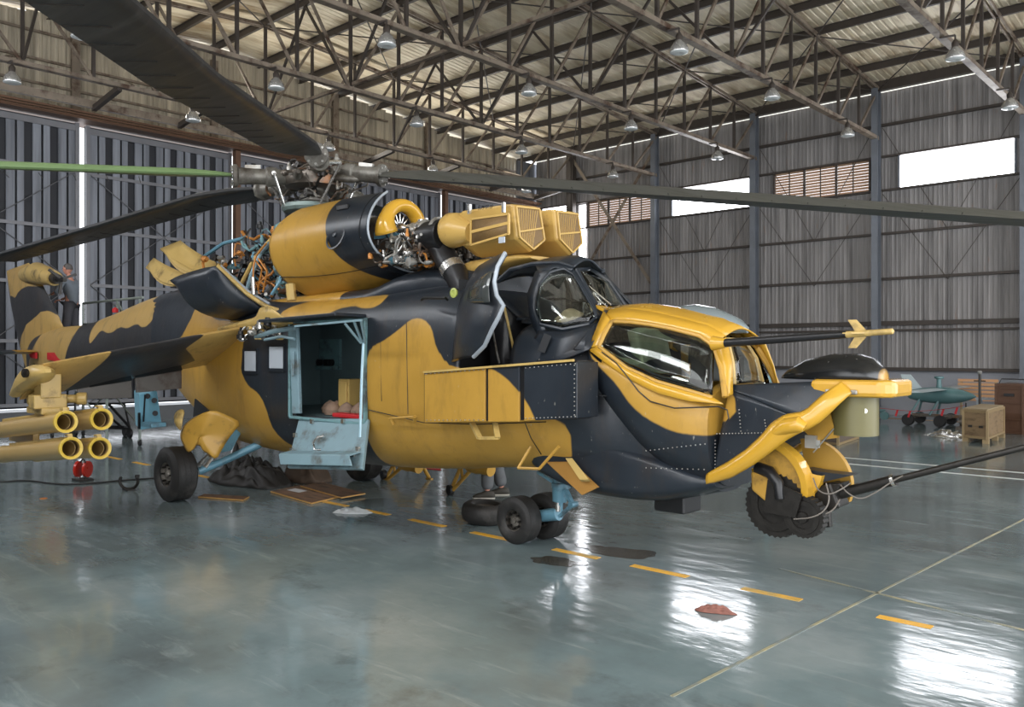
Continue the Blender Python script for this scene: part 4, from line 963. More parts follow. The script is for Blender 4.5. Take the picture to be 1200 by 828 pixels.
# yellow lower trim beam, running up to the prow
TA = [(-3.433,6.130,0.988),(-3.249,6.130,1.089),(-3.087,6.130,1.205),(-2.958,6.130,1.328),(-2.874,6.130,1.433),(-2.782,6.140,1.497),(-2.670,6.160,1.515),(-2.612,6.180,1.549),(-2.511,6.220,1.660),(-2.427,6.300,1.763)]
TB = [(-3.456,6.130,0.937),(-3.249,6.130,1.020),(-3.058,6.130,1.140),(-2.902,6.130,1.253),(-2.778,6.130,1.348),(-2.688,6.140,1.405),(-2.630,6.160,1.439),(-2.560,6.180,1.487),(-2.447,6.220,1.599),(-2.351,6.300,1.688)]
for side in (0, 1):
    f = (lambda r: r) if side == 0 else mir
    o_ = (0, -1, 0) if side == 0 else (0, 1, 0)
    ruled('nose_trim', f(TA), f(TB), M['yel_gloss'], n=40, k=6, out=o_, bulge=.03, solid=.04)
    m = MB(); m.tube(f([(-2.860,6.100,1.377), (-2.760,6.090,1.436), (-2.666,6.090,1.455), (-2.624,6.100,1.431)]), [.04,.062,.062,.04], 14); m.build('lamp_blister', M['yel_gloss'], heli, True)
bm0 = [(-2.449,6.340,1.716), (-2.229,6.340,1.723), (-2.055,6.360,1.727)]
m = MB(); xa, xb = (-2.433,6.300,1.718)[0], -2.08
m.loft([[(x, YC-w, 1.66), (x, YC+w, 1.66), (x, YC+w, 1.79), (x, YC-w, 1.79)] for x, w in ((-2.66,.33),(-2.4,.32),(-2.15,.28),(-2.07,.19))], True, True, True)
m.build('prow_beam', M['yel_gloss'], heli, bevel=.035, label='blunt yellow prow of the nose')
m = MB(); m.box((-2.42,6.272,1.70), (.24,.02,.035)); m.build('prow_slot', M['alu'], heli, bevel=.01)
m = MB(); m.loft([ring(X, w, 1.78, zt, 1.785, 2.2, 2, 28) for X, w, zt in ((-3.03,.02,1.80),(-2.95,.14,1.86),(-2.8,.22,1.94),(-2.6,.26,1.985),(-2.4,.26,1.985),(-2.3,.22,1.95),(-2.22,.12,1.87),(-2.2,.02,1.80))], True, True, True)
m.build('sensor_dome', M['gloss_dome'], heli, True, auto=180, camo=lambda x,y,z: x+2.222, label='glossy black dome with a yellow front edge')
m = MB(); m.plate([(-2.95,6.5,1.66),(-2.62,6.42,1.66),(-2.5,6.42,1.34),(-2.7,6.45,1.30),(-2.95,6.5,1.5)], (0,.04,0)); m.build('turret_side_plate', M['yel'], heli)
m = MB(); m.plate([(-2.95,6.9,1.66),(-2.45,6.9,1.66),(-2.5,6.9,1.38),(-2.95,6.9,1.3)], (0,.04,0)); m.build('turret_side_plate', M['yel'], heli)
m = MB(); m.lathe((-2.42,6.55,1.36), (0,0,1), [(0,.155),(.0,.172),(.32,.172)], 36); m.build('sight_drum', M['olive'], heli, True, label='olive green drum of the sight under the prow')
m = MB(); dp = (-2.350,6.400,1.543); m.lathe((-2.30,6.43,1.555), (.45,-.9,0), [(-.02,.018),(.002,.018),(.002,0)], 12); m.build('drum_port', M['chrome'], heli)
# gun turret
m = MB()
m.lathe((-2.93,6.42,1.08), (0,1,0), [(0,.06),(0,.27),(.02,.30),(.10,.30),(.12,.27),(.12,.06)], 30, a0=PI*1.05, a1=PI*1.95)
m.build('turret_shield', M['yel_gloss'], heli, True)
def sector(c, r0, r1, a0, a1, y0, y1, n=18):
    s = MB(); P = []
    for k in range(n+1):
        a = a0+(a1-a0)*k/n; P.append((c[0]+r1*math.cos(a), y0, c[1]+r1*math.sin(a)))
    for k in range(n, -1, -1):
        a = a0+(a1-a0)*k/n; P.append((c[0]+r0*math.cos(a), y0, c[1]+r0*math.sin(a)))
    # quads
    for k in range(n):
        q = [P[k], P[k+1], P[2*n-k], P[2*n+1-k]]; s.plate(q, (0, y1-y0, 0))
    return s
c0 = ((-3.096,6.400,0.902)[0], (-3.096,6.400,0.902)[2])
sector(c0, .02, .36, math.radians(-20), math.radians(110), 6.36, 6.42).build('turret_quadrant', M['yel'], heli, True, label='yellow quarter-circle turret plate')
sector(c0, .35, .40, math.radians(-25), math.radians(112), 6.32, 6.46).build('quadrant_rim', M['yel_gloss'], heli, True)
c1 = (c0[0]+.22, c0[1]+.02)
sector(c1, .02, .36, math.radians(-20), math.radians(100), 6.74, 6.80).build('turret_quadrant', M['yel'], heli, True)
m = MB(); m.plate([(-3.165,6.300,1.031),(-2.968,6.300,1.023),(-2.968,6.300,0.860),(-3.018,6.300,0.786),(-3.158,6.300,0.880)], (0,.2,0)); m.build('turret_ammo_box', M['yel'], heli, bevel=.02)
def gear(c, r, w, teeth=34):
    s = MB(); cx, cz, y = c; prof = []
    n = teeth*2; ring_o = []
    for k in range(n):
        a = 2*PI*k/n; rr = r*(1.0 if k % 2 else .94); ring_o.append((cx+rr*math.cos(a), y, cz+rr*math.sin(a)))
    s.plate(ring_o, (0, w, 0)); s.lathe((cx, y-.015, cz), (0,1,0), [(0,r*.55),(0,r*.78),(.02,r*.8)], 28, cap=False); s.lathe((cx, y-.02, cz), (0,1,0), [(0,r*.25),(.03,r*.3)], 20); return s
g1 = (-2.977,6.350,0.771); gear((g1[0], g1[2], 6.35), .26, .06).build('ammunition_feed_ring', M['gun'], heli)
g2_ = (-2.724,6.300,0.717); gear((g2_[0], g2_[2], 6.3), .165, .10, 26).build('ammunition_feed_ring', M['gun'], heli)
m = MB()
for k in range(14):
    t = k/13; p0 = Vector((-2.997,6.300,0.980)).lerp(Vector((-2.727,6.260,0.907)), t); p1 = Vector((-3.033,6.300,0.716)).lerp(Vector((-2.781,6.260,0.715)), t); m.bar(p0, p1, .014, .03)
m.build('ammunition_chute', M['gun'], heli, kind='stuff')
m = MB(); m.tube([(-3.118,6.340,1.059),(-2.997,6.300,1.041),(-2.916,6.280,0.963),(-2.902,6.280,0.844)], [.05,.05,.045,.04], 10); m.build('feed_hose', M['blk'], heli, True)
gb_, ge_ = Vector((-2.549,6.600,0.885)), Vector((-.95, 6.6, 1.47))
gd = (ge_-gb_).normalized()
m = MB(); m.tube([gb_-gd*.42, gb_-gd*.1], .085, 12); m.bar(gb_-gd*.5+Vector((0,0,-.02)), gb_, .22, .2); m.build('gun_receiver', M['gun'], heli, bevel=.02)
m = MB(); m.tube([gb_-gd*.05, gb_+gd*.42], [.045,.04], 12); m.tube([gb_+gd*.42, ge_], [.026,.021], 12); m.tube([gb_+gd*.40, gb_+gd*.44], .045, 12); m.build('gun_barrel', M['gun'], heli, True)
m = MB(); m.tube([gb_+gd*.41, gb_+gd*.435], .048, 12); m.build('barrel_band', M['chrome'], heli, True)
m = MB(); m.plate([(-2.796,6.500,1.066),(-2.692,6.500,1.056),(-2.425,6.500,1.049),(-2.577,6.500,1.000),(-2.775,6.500,0.926)], (0,.16,0)); m.build('gun_cradle', M['navy'], heli)
m = MB(); m.plate([(-2.699,6.500,0.799),(-2.611,6.500,0.843),(-2.590,6.500,0.625),(-2.638,6.500,0.619)], (0,.06,0)); m.plate([(-2.803,6.500,0.922),(-2.511,6.500,0.981),(-2.597,6.500,0.745),(-2.761,6.500,0.642)], (0,.2,0)); m.build('gun_mount', M['gun'], heli, bevel=.01)
m = MB()
for pts in ([(-2.685,6.400,1.014),(-2.630,6.350,0.926),(-2.537,6.350,0.904),(-2.452,6.400,0.960),(-2.438,6.500,0.989)],[(-2.491,6.450,0.976),(-2.427,6.400,0.930),(-2.343,6.450,0.875),(-2.235,6.500,0.946),(-2.146,6.550,1.027),(-2.077,6.580,1.075)],[(-2.777,6.250,0.704),(-2.642,6.250,0.729),(-2.563,6.300,0.777),(-2.531,6.350,0.866),(-2.584,6.400,0.985)],[(-2.643,6.300,0.734),(-2.537,6.400,0.766),(-2.517,6.500,0.854)]):
    P = [Vector(p) for p in pts]; R_ = resample(smooth_pts(P), 22); m.tube(R_, .0055, 6)
m.build('gun_cable', mat('grey_cable', (.16,.14,.12), .5), heli, True)
m = MB(); m.tube([(-2.706,6.450,1.208), (-2.524,6.400,1.410)], .006, 6); m.box((-2.713,6.450,1.294), (.09,.08,.1)); m.build('turret_linkage', M['alu'], heli)
# pitot boom
pa, pb, pc = Vector((-3.281,6.050,2.068)), Vector((-2.275,6.000,2.122)), Vector((-1.954,5.980,2.140))
m = MB(); m.tube([pa, pb], [.034,.026], 12); m.build('pitot_boom', M['blk'], heli, True)
m = MB(); m.tube([pb, pc, pc+(pc-pb)*.03], [.024,.020,.006], 12); m.build('pitot_tip', M['sand'], heli, True)
m = MB()
for sg in (1, -1):
    q = pb+(pc-pb)*.25; m.plate([q+Vector((-.02,0,sg*.02)), q+Vector((.06,0,sg*.02)), q+Vector((-.01,0,sg*.10)), q+Vector((-.07,0,sg*.10))], (0,.008,0))
    m.plate([q+Vector((-.02,sg*.02,0)), q+Vector((.06,sg*.02,0)), q+Vector((-.01,sg*.10,0)), q+Vector((-.07,sg*.10,0))], (0,0,.008))
m.build('pitot_vane', M['sand'], heli)
m = MB(); m.tube([pa-Vector((.08,0,0)), pa+Vector((.03,0,0))], [.06,.04], 12); m.build('pitot_mount', M['yel_gloss'], heli, True)

# ------------------------------------------------------------------ engine bay, rotor, wing, landing gear
def shell(name, X0, X1, fn, m, key=None, a0=0, a1=1, nx=30, na=30, solid=.02, cf=None, smooth=True):
    s = MB(); rows = []
    for i in range(nx+1):
        t = i/nx; rows.append([fn(t, a0+(a1-a0)*k/na) for k in range(na+1)])
    s.loft(rows, False); return s.build(name, m, heli, smooth, solid=solid, camo=cf, auto=180)
def cowl_pt(t, u):
    X = -9.28+1.90*t+.22*(1-t)*(1-math.sin(PI*min(1,u*1.1)))
    ang = math.radians(40 + (128+30*t)*u)
    ry = .79 - .03*t + .03*math.sin(PI*t); rzt = .57+.01*math.sin(PI*t); rzb = .74-.29*t+.04*math.sin(PI*t)
    cy, cz = 6.45, 3.36
    c = math.cos(ang); z = cz + (rzt if c > 0 else rzb)*c
    X += .06*math.sin(PI*u)*(1-t)*-1
    return (X, cy-ry*math.sin(ang), z)
shell('engine_cowling', 0, 0, cowl_pt, M['camo'], cf=camo('cowl'), nx=44, na=44, solid=.02)
m = MB(); m.tube([Vector(cowl_pt(1, k/30))+Vector((.005,0,0)) for k in range(31)], .014, 6); m.build('cowling_lip', M['stripe'], heli, True, label='pale sealant edge of the cowling opening')
m = MB(); m.tube([Vector(cowl_pt(.93, k/30))+Vector((0,-.006,0)) for k in range(28)], .004, 5); m.build('cowling_seam', M['blk'], heli)
m = MB(); m.tube([Vector(cowl_pt(k/24, .66))+Vector((0,-.008,0)) for k in range(25)], .004, 5); m.build('cowling_seam', M['blk'], heli)
cc = Vector(cowl_pt(.72, .36)); m = MB(); m.lathe(cc, (0,-1,.3), [(-.02,.17),(.010,.17),(.012,.15),(-.0,.145)], 28, cap=False); m.build('access_ring', M['navy'], heli, True)
m = MB(); m.lathe(cc+Vector((-.02,-.0,.02)), (0,-1,.3), [(-.02,.04),(.012,.035),(.018,.0)], 16); m.build('access_knob', M['navy'], heli, True)
m = MB(); m.box(Vector(cowl_pt(.70,.13))+Vector((0,-.01,0)), (.2,.05,.06)); m.build('cowling_vent', M['blk'], heli, bevel=.01)
rivets([(Vector(cowl_pt(.05,.2))+Vector((0,-.004,0)), Vector(cowl_pt(.05,.6))+Vector((0,-.004,0)), 8)])
# engine deck below the cowling
DECK = [(-10.6,.40,2.56,2.72,2.6,3,2),(-9.6,.60,2.5,2.74,2.6,3,2),(-8.6,.64,2.5,2.76,2.6,3,2),(-7.8,.62,2.5,2.78,2.6,3,2),(-7.3,.56,2.5,2.92,2.7,3,2),(-6.7,.46,2.5,2.95,2.7,3,2),(-6.1,.44,2.5,2.86,2.6,3,2)]
body('engine_deck', DECK, M['camo'], fn=lambda x,y,z: .1 if x < -8.3 else -.1, n=36)
# engines
for yy, nm in ((6.12, 'starboard'), (7.08, 'port')):
    m = MB(); m.lathe((-9.3, yy, 3.28), (1,0,0), [(0,.22),(.3,.29),(.8,.30),(1.2,.26),(1.6,.29),(1.70,.25)], 28); e = m.build('engine', M['grime'], heli, True)
    m = MB()
    for q in range(4): m.lathe((-9.0+.35*q, yy, 3.28), (1,0,0), [(0,.33),(.03,.335),(.04,.31)], 24, cap=False)
    m.build('engine_band', M['alu'], e, True)
# intake fairing: thick yellow horseshoe round the intake
IC = Vector((-7.30, 6.12, 3.40))
s = MB(); rows = []
for k in range(31):
    a = math.radians(-35+235*k/30); c = IC+Vector((0, .245*math.cos(a), .245*math.sin(a)*1.02)); rr = .076 if k < 24 else .076+.007*(k-24)
    rows.append([c+(Vector((0, math.cos(a), math.sin(a)))*math.cos(b)*rr+Vector((1,0,0))*math.sin(b)*rr*1.3) for b in [2*PI*j/14 for j in range(14)]])
s.loft(rows, True, True, True); s.build('intake_fairing', M['yel_gloss'], heli, True, auto=180, label='yellow horseshoe shaped intake fairing')
m = MB(); m.plate([(-7.564,5.920,3.354),(-7.300,6.000,3.327),(-7.360,6.000,3.285),(-7.564,5.920,3.276)], (.05,.04,0)); m.build('fairing_foot', M['gearblue'], heli)
m = MB(); m.lathe(IC-Vector((.10,0,0)), (1,0,0), [(0,.19),(.01,.19),(.01,0)], 28); m.build('intake_back', M['inner'], heli)
m = MB()
for k in range(16):
    a = 2*PI*k/16; m.bar(IC+Vector((-.05, .05*math.cos(a), .05*math.sin(a))), IC+Vector((-.05, .165*math.cos(a), .165*math.sin(a))), .012, .012)
m.lathe(IC+Vector((-.06,0,0)), (1,0,0), [(0,.06),(.05,.055),(.1,.03),(.12,0)], 16); m.build('compressor_vanes', M['chrome'], heli, True)
# drive shaft and duct running forward to the dust filter
m = MB(); m.lathe((-7.2, 6.12, 3.34), (1,.02,-.02), [(0,.06),(.1,.1),(.18,.07),(.22,.12),(.3,.12),(.33,.08),(.45,.08),(.47,.13),(.52,.13)], 20); m.build('starter_shaft', M['alu'], heli, True)
m = MB(); m.lathe((-6.95, 6.14, 3.27), (1,0,-.02), [(0,.155),(.30,.17),(.32,.16)], 28); m.build('intake_duct', M['blk'], heli, True)
m = MB()
for k in range(12):
    a = 2*PI*k/12; m.box(Vector((-6.93, 6.14+.165*math.cos(a), 3.29+.165*math.sin(a))), (.04,.03,.03))
m.build('duct_clamp', M['chrome'], heli, kind='stuff')
m = MB(); m.tube([(-6.80,6.2,3.18),(-6.64,6.18,3.0),(-6.45,6.16,2.80),(-6.35,6.16,2.62)], [.13,.13,.13,.12], 20); m.build('drain_duct', M['blk'], heli, True)
m = MB(); m.tube([(-6.56,6.17,2.92),(-6.50,6.165,2.85)], .138, 20); m.build('duct_band', M['chrome'], heli, True)
# accessories crowding the engine bays
def clutter(name, n, box, seed, mats_, rmin=.008, rmax=.022, L=.35, parent=heli):
    rnd = random.Random(seed); x0, x1, y0, y1, z0, z1 = box; groups = {}
    for k in range(n):
        mk = rnd.choice(mats_); s = groups.setdefault(mk, MB())
        p = Vector((rnd.uniform(x0,x1), rnd.uniform(y0,y1), rnd.uniform(z0,z1))); pts = [p]; d = Vector((rnd.uniform(-1,1), rnd.uniform(-1,1), rnd.uniform(-1,1))).normalized()
        for q in range(5):
            d = (d+Vector((rnd.uniform(-1,1), rnd.uniform(-.6,.6), rnd.uniform(-1,1)))*.7).normalized(); p = p+d*L/5
            p = Vector((min(x1, max(x0, p.x)), min(y1, max(y0, p.y)), min(z1, max(z0, p.z)))); 
            if (p-pts[-1]).length > .01: pts.append(p)
        if len(pts) > 2: s.tube(pts, rnd.uniform(rmin, rmax), 6)
        if rnd.random() < .4:
            ax = rnd.choice(((1,0,0),(0,1,0),(0,0,1))); r_ = rnd.uniform(.02,.055); s.lathe(p, ax, [(0,r_),(.05,r_),(.06,r_*.7),(.1,r_*.6)], 10)
    for mk, s in groups.items(): s.build(name, M[mk], parent, True, kind='stuff')
clutter('engine_accessories', 150, (-7.5,-6.85,5.82,6.75,2.96,3.24), 5, ['alu','grime','gun','alu','gun','chrome','alu','grime','copper'], L=.3, rmax=.016)
clutter('engine_accessories', 40, (-7.15,-6.8,5.95,6.6,3.10,3.26), 8, ['alu','grime','chrome','gun','gun'], L=.22, rmax=.02)
clutter('port_engine_accessories', 40, (-7.4,-6.9,6.8,7.4,3.0,3.5), 9, ['grime','gun','alu'], L=.3)
m = MB(); m.lathe((-7.35,5.98,3.02), (1,.12,0.03), [(0,.03),(.03,.045),(.32,.045),(.35,.03)], 14); m.build('fluid_bottle', M['gearblue'], heli, True)
# gearbox bay aft of the cowling, cowlings opened
clutter('gearbox_plumbing', 120, (-11.6,-9.7,5.95,6.9,2.78,3.35), 21, ['copper','teal','grime','gun','copper','blk','alu','gearblue'], L=.55, rmax=.026)
clutter('gearbox_plumbing', 60, (-10.7,-9.55,5.95,6.8,3.2,3.72), 22, ['teal','grime','copper','gun','blk','teal'], L=.5, rmax=.026)
m = MB(); m.lathe((-9.85,6.6,2.8),(0,0,1),[(0,.42),(.45,.44),(.7,.34),(.95,.24),(1.1,.20)],28); m.build('main_gearbox', M['grime'], heli, True)
m = MB(); m.lathe((-9.9,6.3,3.4),(0,-1,.1),[(0,.12),(.15,.14),(.25,.12),(.27,.05)],16); m.lathe((-9.75,6.2,3.1),(0,-1,.1),[(0,.1),(.15,.11),(.2,.05)],16); m.lathe((-9.8,6.25,3.62),(-.3,-1,.1),[(0,.1),(.12,.11),(.2,.05)],16); m.build('gearbox_pump', M['teal'], heli, True)
for (pts, r_, mk, nm) in (([(-10.583,5.900,2.704),(-10.402,5.900,2.952),(-10.180,5.950,3.253),(-9.919,6.050,3.504),(-9.603,6.200,3.682)], .028, 'sand', 'cowling_hoop'), ([(-12.808,6.600,3.546),(-12.204,6.600,3.700),(-11.487,6.600,3.727),(-11.006,6.600,3.532)], .03, 'gearblue', 'cowling_hoop'),
      ([(-10.287,5.860,2.713),(-10.137,5.900,3.075),(-10.091,6.000,3.331),(-9.879,6.000,3.439)], .03, 'blue', 'cowling_hoop'), ([(-9.966,5.800,2.809),(-9.944,5.800,3.122),(-9.966,5.850,3.263),(-9.797,5.900,3.422)], .012, 'copper', 'oil_pipe'),
      ([(-9.923,5.850,2.810),(-9.818,5.850,3.084),(-9.966,5.850,3.195)], .012, 'copper', 'oil_pipe'), ([(-9.797,5.850,2.781),(-9.694,5.850,3.042),(-9.902,5.850,3.224)], .012, 'copper', 'oil_pipe'), ([(-10.942,6.100,3.214),(-10.989,6.100,3.412),(-10.755,6.100,3.345),(-10.571,6.100,3.473)], .014, 'copper', 'oil_pipe'),
      ([(-9.509,5.800,2.732),(-9.391,5.850,2.892),(-9.431,5.900,3.029)], .02, 'gearblue', 'oil_pipe'), ([(-9.828,5.720,2.964),(-9.807,5.720,2.742)], .03, 'chrome', 'hydraulic_jack'), ([(-8.953,5.720,2.828),(-8.915,5.720,2.627)], .06, 'sand', 'oil_tank')):
    s = MB(); s.tube(resample(pts, 16), r_, 8); s.build(nm, M[mk], heli, True)
# opened cowling leaves
ruled('open_cowling_leaf', [(-11.116,5.250,2.988),(-10.462,5.250,3.050),(-9.973,5.300,3.098)], [(-10.585,5.850,2.456),(-10.225,5.850,2.470),(-9.797,5.850,2.569)], M['camo'], n=18, k=10, bulge=.22, out=(0,-.8,-.6), solid=.035, fn=DRK, label='black outer face of the opened cowling leaf')
m = MB(); m.tube(resample([(-9.973,5.300,3.098),(-9.947,5.450,2.965),(-9.876,5.650,2.763),(-9.664,5.820,2.585),(-9.407,5.860,2.523)], 14), .028, 8); m.build('cowling_leaf_edge', M['sand'], heli, True)
m = MB(); m.tube(resample([(-9.998,5.360,3.104),(-9.951,5.500,2.968),(-9.878,5.700,2.777),(-9.649,5.860,2.620)], 14), .018, 8); m.build('cowling_leaf_edge', M['stripe'], heli, True)
ruled('open_cowling_leaf', [(-13.522,6.200,3.665),(-13.370,6.300,3.731),(-13.189,6.400,3.795)], [(-11.546,5.950,3.120),(-11.390,6.000,3.163),(-11.255,6.100,3.235)], M['sand'], n=14, k=10, bulge=.20, out=(0,-.4,-.9), solid=.03, label='yellow inside face of an upper cowling leaf')
m = MB(); m.tube(resample([(-13.189,6.400,3.795),(-12.768,6.350,3.576),(-12.031,6.200,3.348),(-11.280,6.100,3.225)], 12), .016, 8); m.build('cowling_leaf_edge', M['stripe'], heli, True)
ruled('open_cowling_leaf', [(-14.256,6.300,3.414),(-14.204,6.350,3.516),(-14.152,6.400,3.589)], [(-12.656,6.100,2.999),(-12.589,6.150,3.092),(-12.522,6.200,3.197)], M['sand'], n=12, k=8, bulge=.14, out=(0,-.4,-.9), solid=.03, label='small yellow cowling leaf furthest aft')
ruled('wing_root_fairing', [(-10.679,5.700,2.326),(-10.022,5.660,2.391),(-9.642,5.660,2.436),(-9.452,5.620,2.559),(-9.220,5.600,2.560),(-9.060,5.620,2.482),(-8.934,5.660,2.396)], [(-10.716,5.720,2.281),(-10.028,5.700,2.303),(-9.669,5.700,2.307),(-9.392,5.680,2.301),(-9.234,5.680,2.298),(-9.073,5.700,2.316),(-8.859,5.720,2.354)], M['sand'], n=20, k=3, bulge=.03, label='torn yellow fairing lip over the wing root')
m = MB(); m.tube([(-9.540,5.600,2.183),(-9.077,5.560,2.251),(-8.578,5.550,2.283)], .03, 8); m.tube([(-9.339,5.600,2.149),(-8.871,5.550,2.185),(-8.596,5.550,2.152)], .018, 8); m.build('door_rail_hinge', M['blue'], heli, True)
clutter('hinge_hardware', 24, (-9.9,-9.0,5.50,5.72,2.16,2.32), 30, ['alu','blk','chrome','sand'], L=.15, rmax=.018)

# dust filters
def filt(tag_, cs, rear_dx, lbl):
    cs = [Vector(c) for c in cs]; cen = sum(cs, Vector())/len(cs)
    grow = [cen+(c-cen)*1.16 for c in cs]
    X = cs[0].x
    rings = []
    for dx, f in ((.0,.98),(-.04,1.06),(-.10,1.08),(-.72,1.10),(-.80,1.0),(-.86,.8)):
        rings.append([Vector((X+dx, cen.y+(c.y-cen.y)*f*1.08, cen.z+(c.z-cen.z)*f*1.08)) for c in cs])
    s = MB(); s.loft(rings, True, True, True); o = s.build('dust_filter', M['yel_gloss'] if 0 else M['sand_y'], heli, bevel=.02, label=lbl)
    # front mesh recess
    s = MB(); s.plate([c+Vector((.004,0,0)) for c in [cen+(c-cen)*.93 for c in cs]], (.006,0,0)); s.build('filter_mesh', M['mesh'], o)
    s = MB()
    for k in range(9):
        t = (k+.5)/9; a = cs[0].lerp(cs[1], t); b_ = cs[4].lerp(cs[3], t) if t > .0 else cs[4]
        b_ = cs[4].lerp(cs[3], t)
        s.bar(cen+(a-cen)*.92+Vector((.012,0,0)), cen+(b_-cen)*.92+Vector((.012,0,0)), .0045, .006)
    s.build('filter_louvres', M['sand_y'], o, kind='stuff')
    s = MB(); q = cs
    for i in range(5): s.bar(q[i]+Vector((.012,0,0)), q[(i+1)%5]+Vector((.012,0,0)), .02, .02)
    s.bar(cs[4].lerp(cs[0], .18)+Vector((.014,0,0)), cs[2].lerp(cs[1], .38)+Vector((.014,0,0)), .022, .02)
    s.build('filter_frame', M['sand_y'], o, bevel=.004)
    return o, cen
M['sand_y'] = mat('filter_box_yellow', (.52,.33,.09), .36, 0, .1, 4, dirt=(.20,.11,.04), dirt_amt=.1)
M['mesh'] = mat('filter_mesh_brown', (.17,.10,.035), .6, 0, .4, 60)
cs_s = [(-5.600,6.147,3.442),(-5.600,6.498,3.461),(-5.600,6.579,3.154),(-5.600,6.405,3.041),(-5.600,6.198,3.142)]
cs_p = [(-5.600,6.786,3.470),(-5.600,7.134,3.485),(-5.600,7.209,3.179),(-5.600,7.045,3.063),(-5.600,6.829,3.188)]
fo, fc = filt('s', cs_s, 0, 'yellow dust filter box with mesh front, nearer one')
fp, pc_ = filt('p', cs_p, 0, 'yellow dust filter box with mesh front, farther one')
# side grille panel on the near box
sg_t = [(-6.096,6.030,3.355),(-5.829,6.030,3.352),(-5.572,6.030,3.349)]; sg_b = [(-6.096,6.030,3.092),(-5.829,6.030,3.121),(-5.572,6.030,3.156)]
ruled('side_mesh', sg_t, sg_b, M['mesh'], fo, k=1, n=3)
s = MB(); A = resample(sg_t, 16); B = resample(sg_b, 16)
for i in range(16): s.bar(A[i]+Vector((0,-.006,0)), B[i]+Vector((0,-.006,0)), .005, .006)
s.bar(A[0].lerp(B[0], .5)+Vector((0,-.012,0)), A[-1].lerp(B[-1], .45)+Vector((0,-.012,0)), .02, .03)
for a_, b_ in ((A[0],A[-1]),(B[0],B[-1]),(A[0],B[0]),(A[-1],B[-1])): s.bar(a_+Vector((0,-.01,0)), b_+Vector((0,-.01,0)), .022, .02)
s.build('side_grille', M['sand_y'], fo)
s = MB(); s.tube([(-6.531,6.140,3.295),(-6.426,6.140,3.285),(-6.240,6.160,3.251)], [.17,.17,.10], 20); s.lathe((-6.526,6.160,3.297), (1,0,0), [(-.05,.17),(0,.19),(.12,.175),(.24,.09),(.30,.02)], 24); s.build('inlet_dome', M['sand_y'], fo, True)
s = MB(); s.lathe(Vector((-6.531,6.140,3.295))+Vector((0,.95,.0)), (1,0,0), [(-.06,.19),(0,.21),(.12,.18),(.22,.06)], 24); s.build('inlet_dome', M['sand_y'], fp, True)
s = MB()
for p in ((-6.123,6.020,3.461), (-5.643,6.020,3.423)): s.box(p, (.03,.03,.10))
s.build('filter_latch', M['chrome'], fo)
s = MB(); s.box((-5.648,6.000,3.101), (.08,.012,.06)); s.build('filter_placard', M['pane'], fo)
s = MB(); s.loft([ring(X, w, zb, zt, (zb+zt)/2, 3, 2.4, 28, 6.62) for X, w, zb, zt in ((-6.7,.2,2.80,2.98),(-6.45,.34,2.78,3.0),(-6.0,.40,2.82,3.0),(-5.7,.38,2.9,3.0),(-5.55,.3,2.93,2.97))], True, True, True); s.build('filter_plenum', M['sand_y'], heli, True, label='yellow plenum under the filter boxes')
def text(body_, loc, size, m, parent, rot=(PI/2,0,0), name='stencil_text'):
    cu = bpy.data.curves.new(name, 'FONT'); cu.body = body_; cu.size = size; cu.extrude = .001; cu.align_x = 'CENTER'; cu.align_y = 'CENTER'
    tmp = bpy.data.objects.new('tmp_text', cu); COL.objects.link(tmp); bpy.context.view_layer.update()
    me = bpy.data.meshes.new_from_object(tmp); bpy.data.objects.remove(tmp); bpy.data.curves.remove(cu); me.materials.clear(); me.materials.append(m)
    o = bpy.data.objects.new(name, me); COL.objects.link(o); o.parent = parent; o.matrix_parent_inverse = mpi(parent); o.location = loc; o.rotation_euler = rot; o['kind'] = 'stuff'; return o
text('NO STEP', Vector((-5.856,5.985,3.443)), .055, M['blk'], fo)

M['blade_grey'] = mat('rotor_blade_lit_grey', (.085,.087,.078), .42, 0, .2, 3, stretch=(.4,5,1), dirt=(.05,.05,.04), dirt_amt=.3)  # lighter than the black blades: light on its face put into the colour
# --- rotor head
M['swash'] = mat('swashplate_grey_green', (.20,.26,.24), .45, .2, .25, 12, dirt=(.05,.05,.04), dirt_amt=.4)
M['hubgrey'] = mat('hub_oily_grey', (.20,.19,.165), .45, .35, .4, 16, dirt=(.05,.04,.03), dirt_amt=.5)
HB = Vector((-9.75, 6.6, 4.33))
m = MB(); m.lathe((HB.x,HB.y,3.7), (0,0,1), [(0,.17),(.3,.15),(.35,.2),(.42,.2),(.5,.13),(.74,.13),(.78,.17),(.86,.10),(.88,0)], 24); m.build('rotor_mast', M['hubgrey'], heli, True)
m = MB(); m.lathe((HB.x,HB.y,3.90), (0,0,1), [(0,.22),(0,.40),(.04,.43),(.09,.42),(.1,.3),(.1,.2)], 36); m.build('swashplate', M['swash'], heli, True)
m = MB(); m.lathe((HB.x,HB.y,HB.z-.1), (0,0,1), [(0,.25),(.02,.38),(.12,.40),(.2,.38),(.22,.22)], 30); m.build('rotor_hub', M['grime'], heli, True)
clutter('hub_linkage', 46, (HB.x-.55,HB.x+.55,HB.y-.5,HB.y+.5,4.05,4.38), 33, ['grime','alu','gun','grime'], L=.3, rmax=.02)
clutter('hub_linkage', 30, (HB.x-.4,HB.x+.4,HB.y-.4,HB.y+.4,4.36,4.56), 41, ['hubgrey','grime','gun','alu'], L=.3, rmax=.022)
for th_d in (279, 351, 67, 149, 216):
    a = math.radians(th_d); q0 = HB+Vector((math.cos(a), math.sin(a), 0))*.30; q1 = HB+Vector((math.cos(a+.55), math.sin(a+.55), -.02))*.72
    m = MB(); m.tube([q0, q0.lerp(q1,.3), q0.lerp(q1,.31), q0.lerp(q1,.8), q1], [.03,.03,.055,.055,.025], 12); m.build('lag_damper', M['hubgrey'], heli, True)
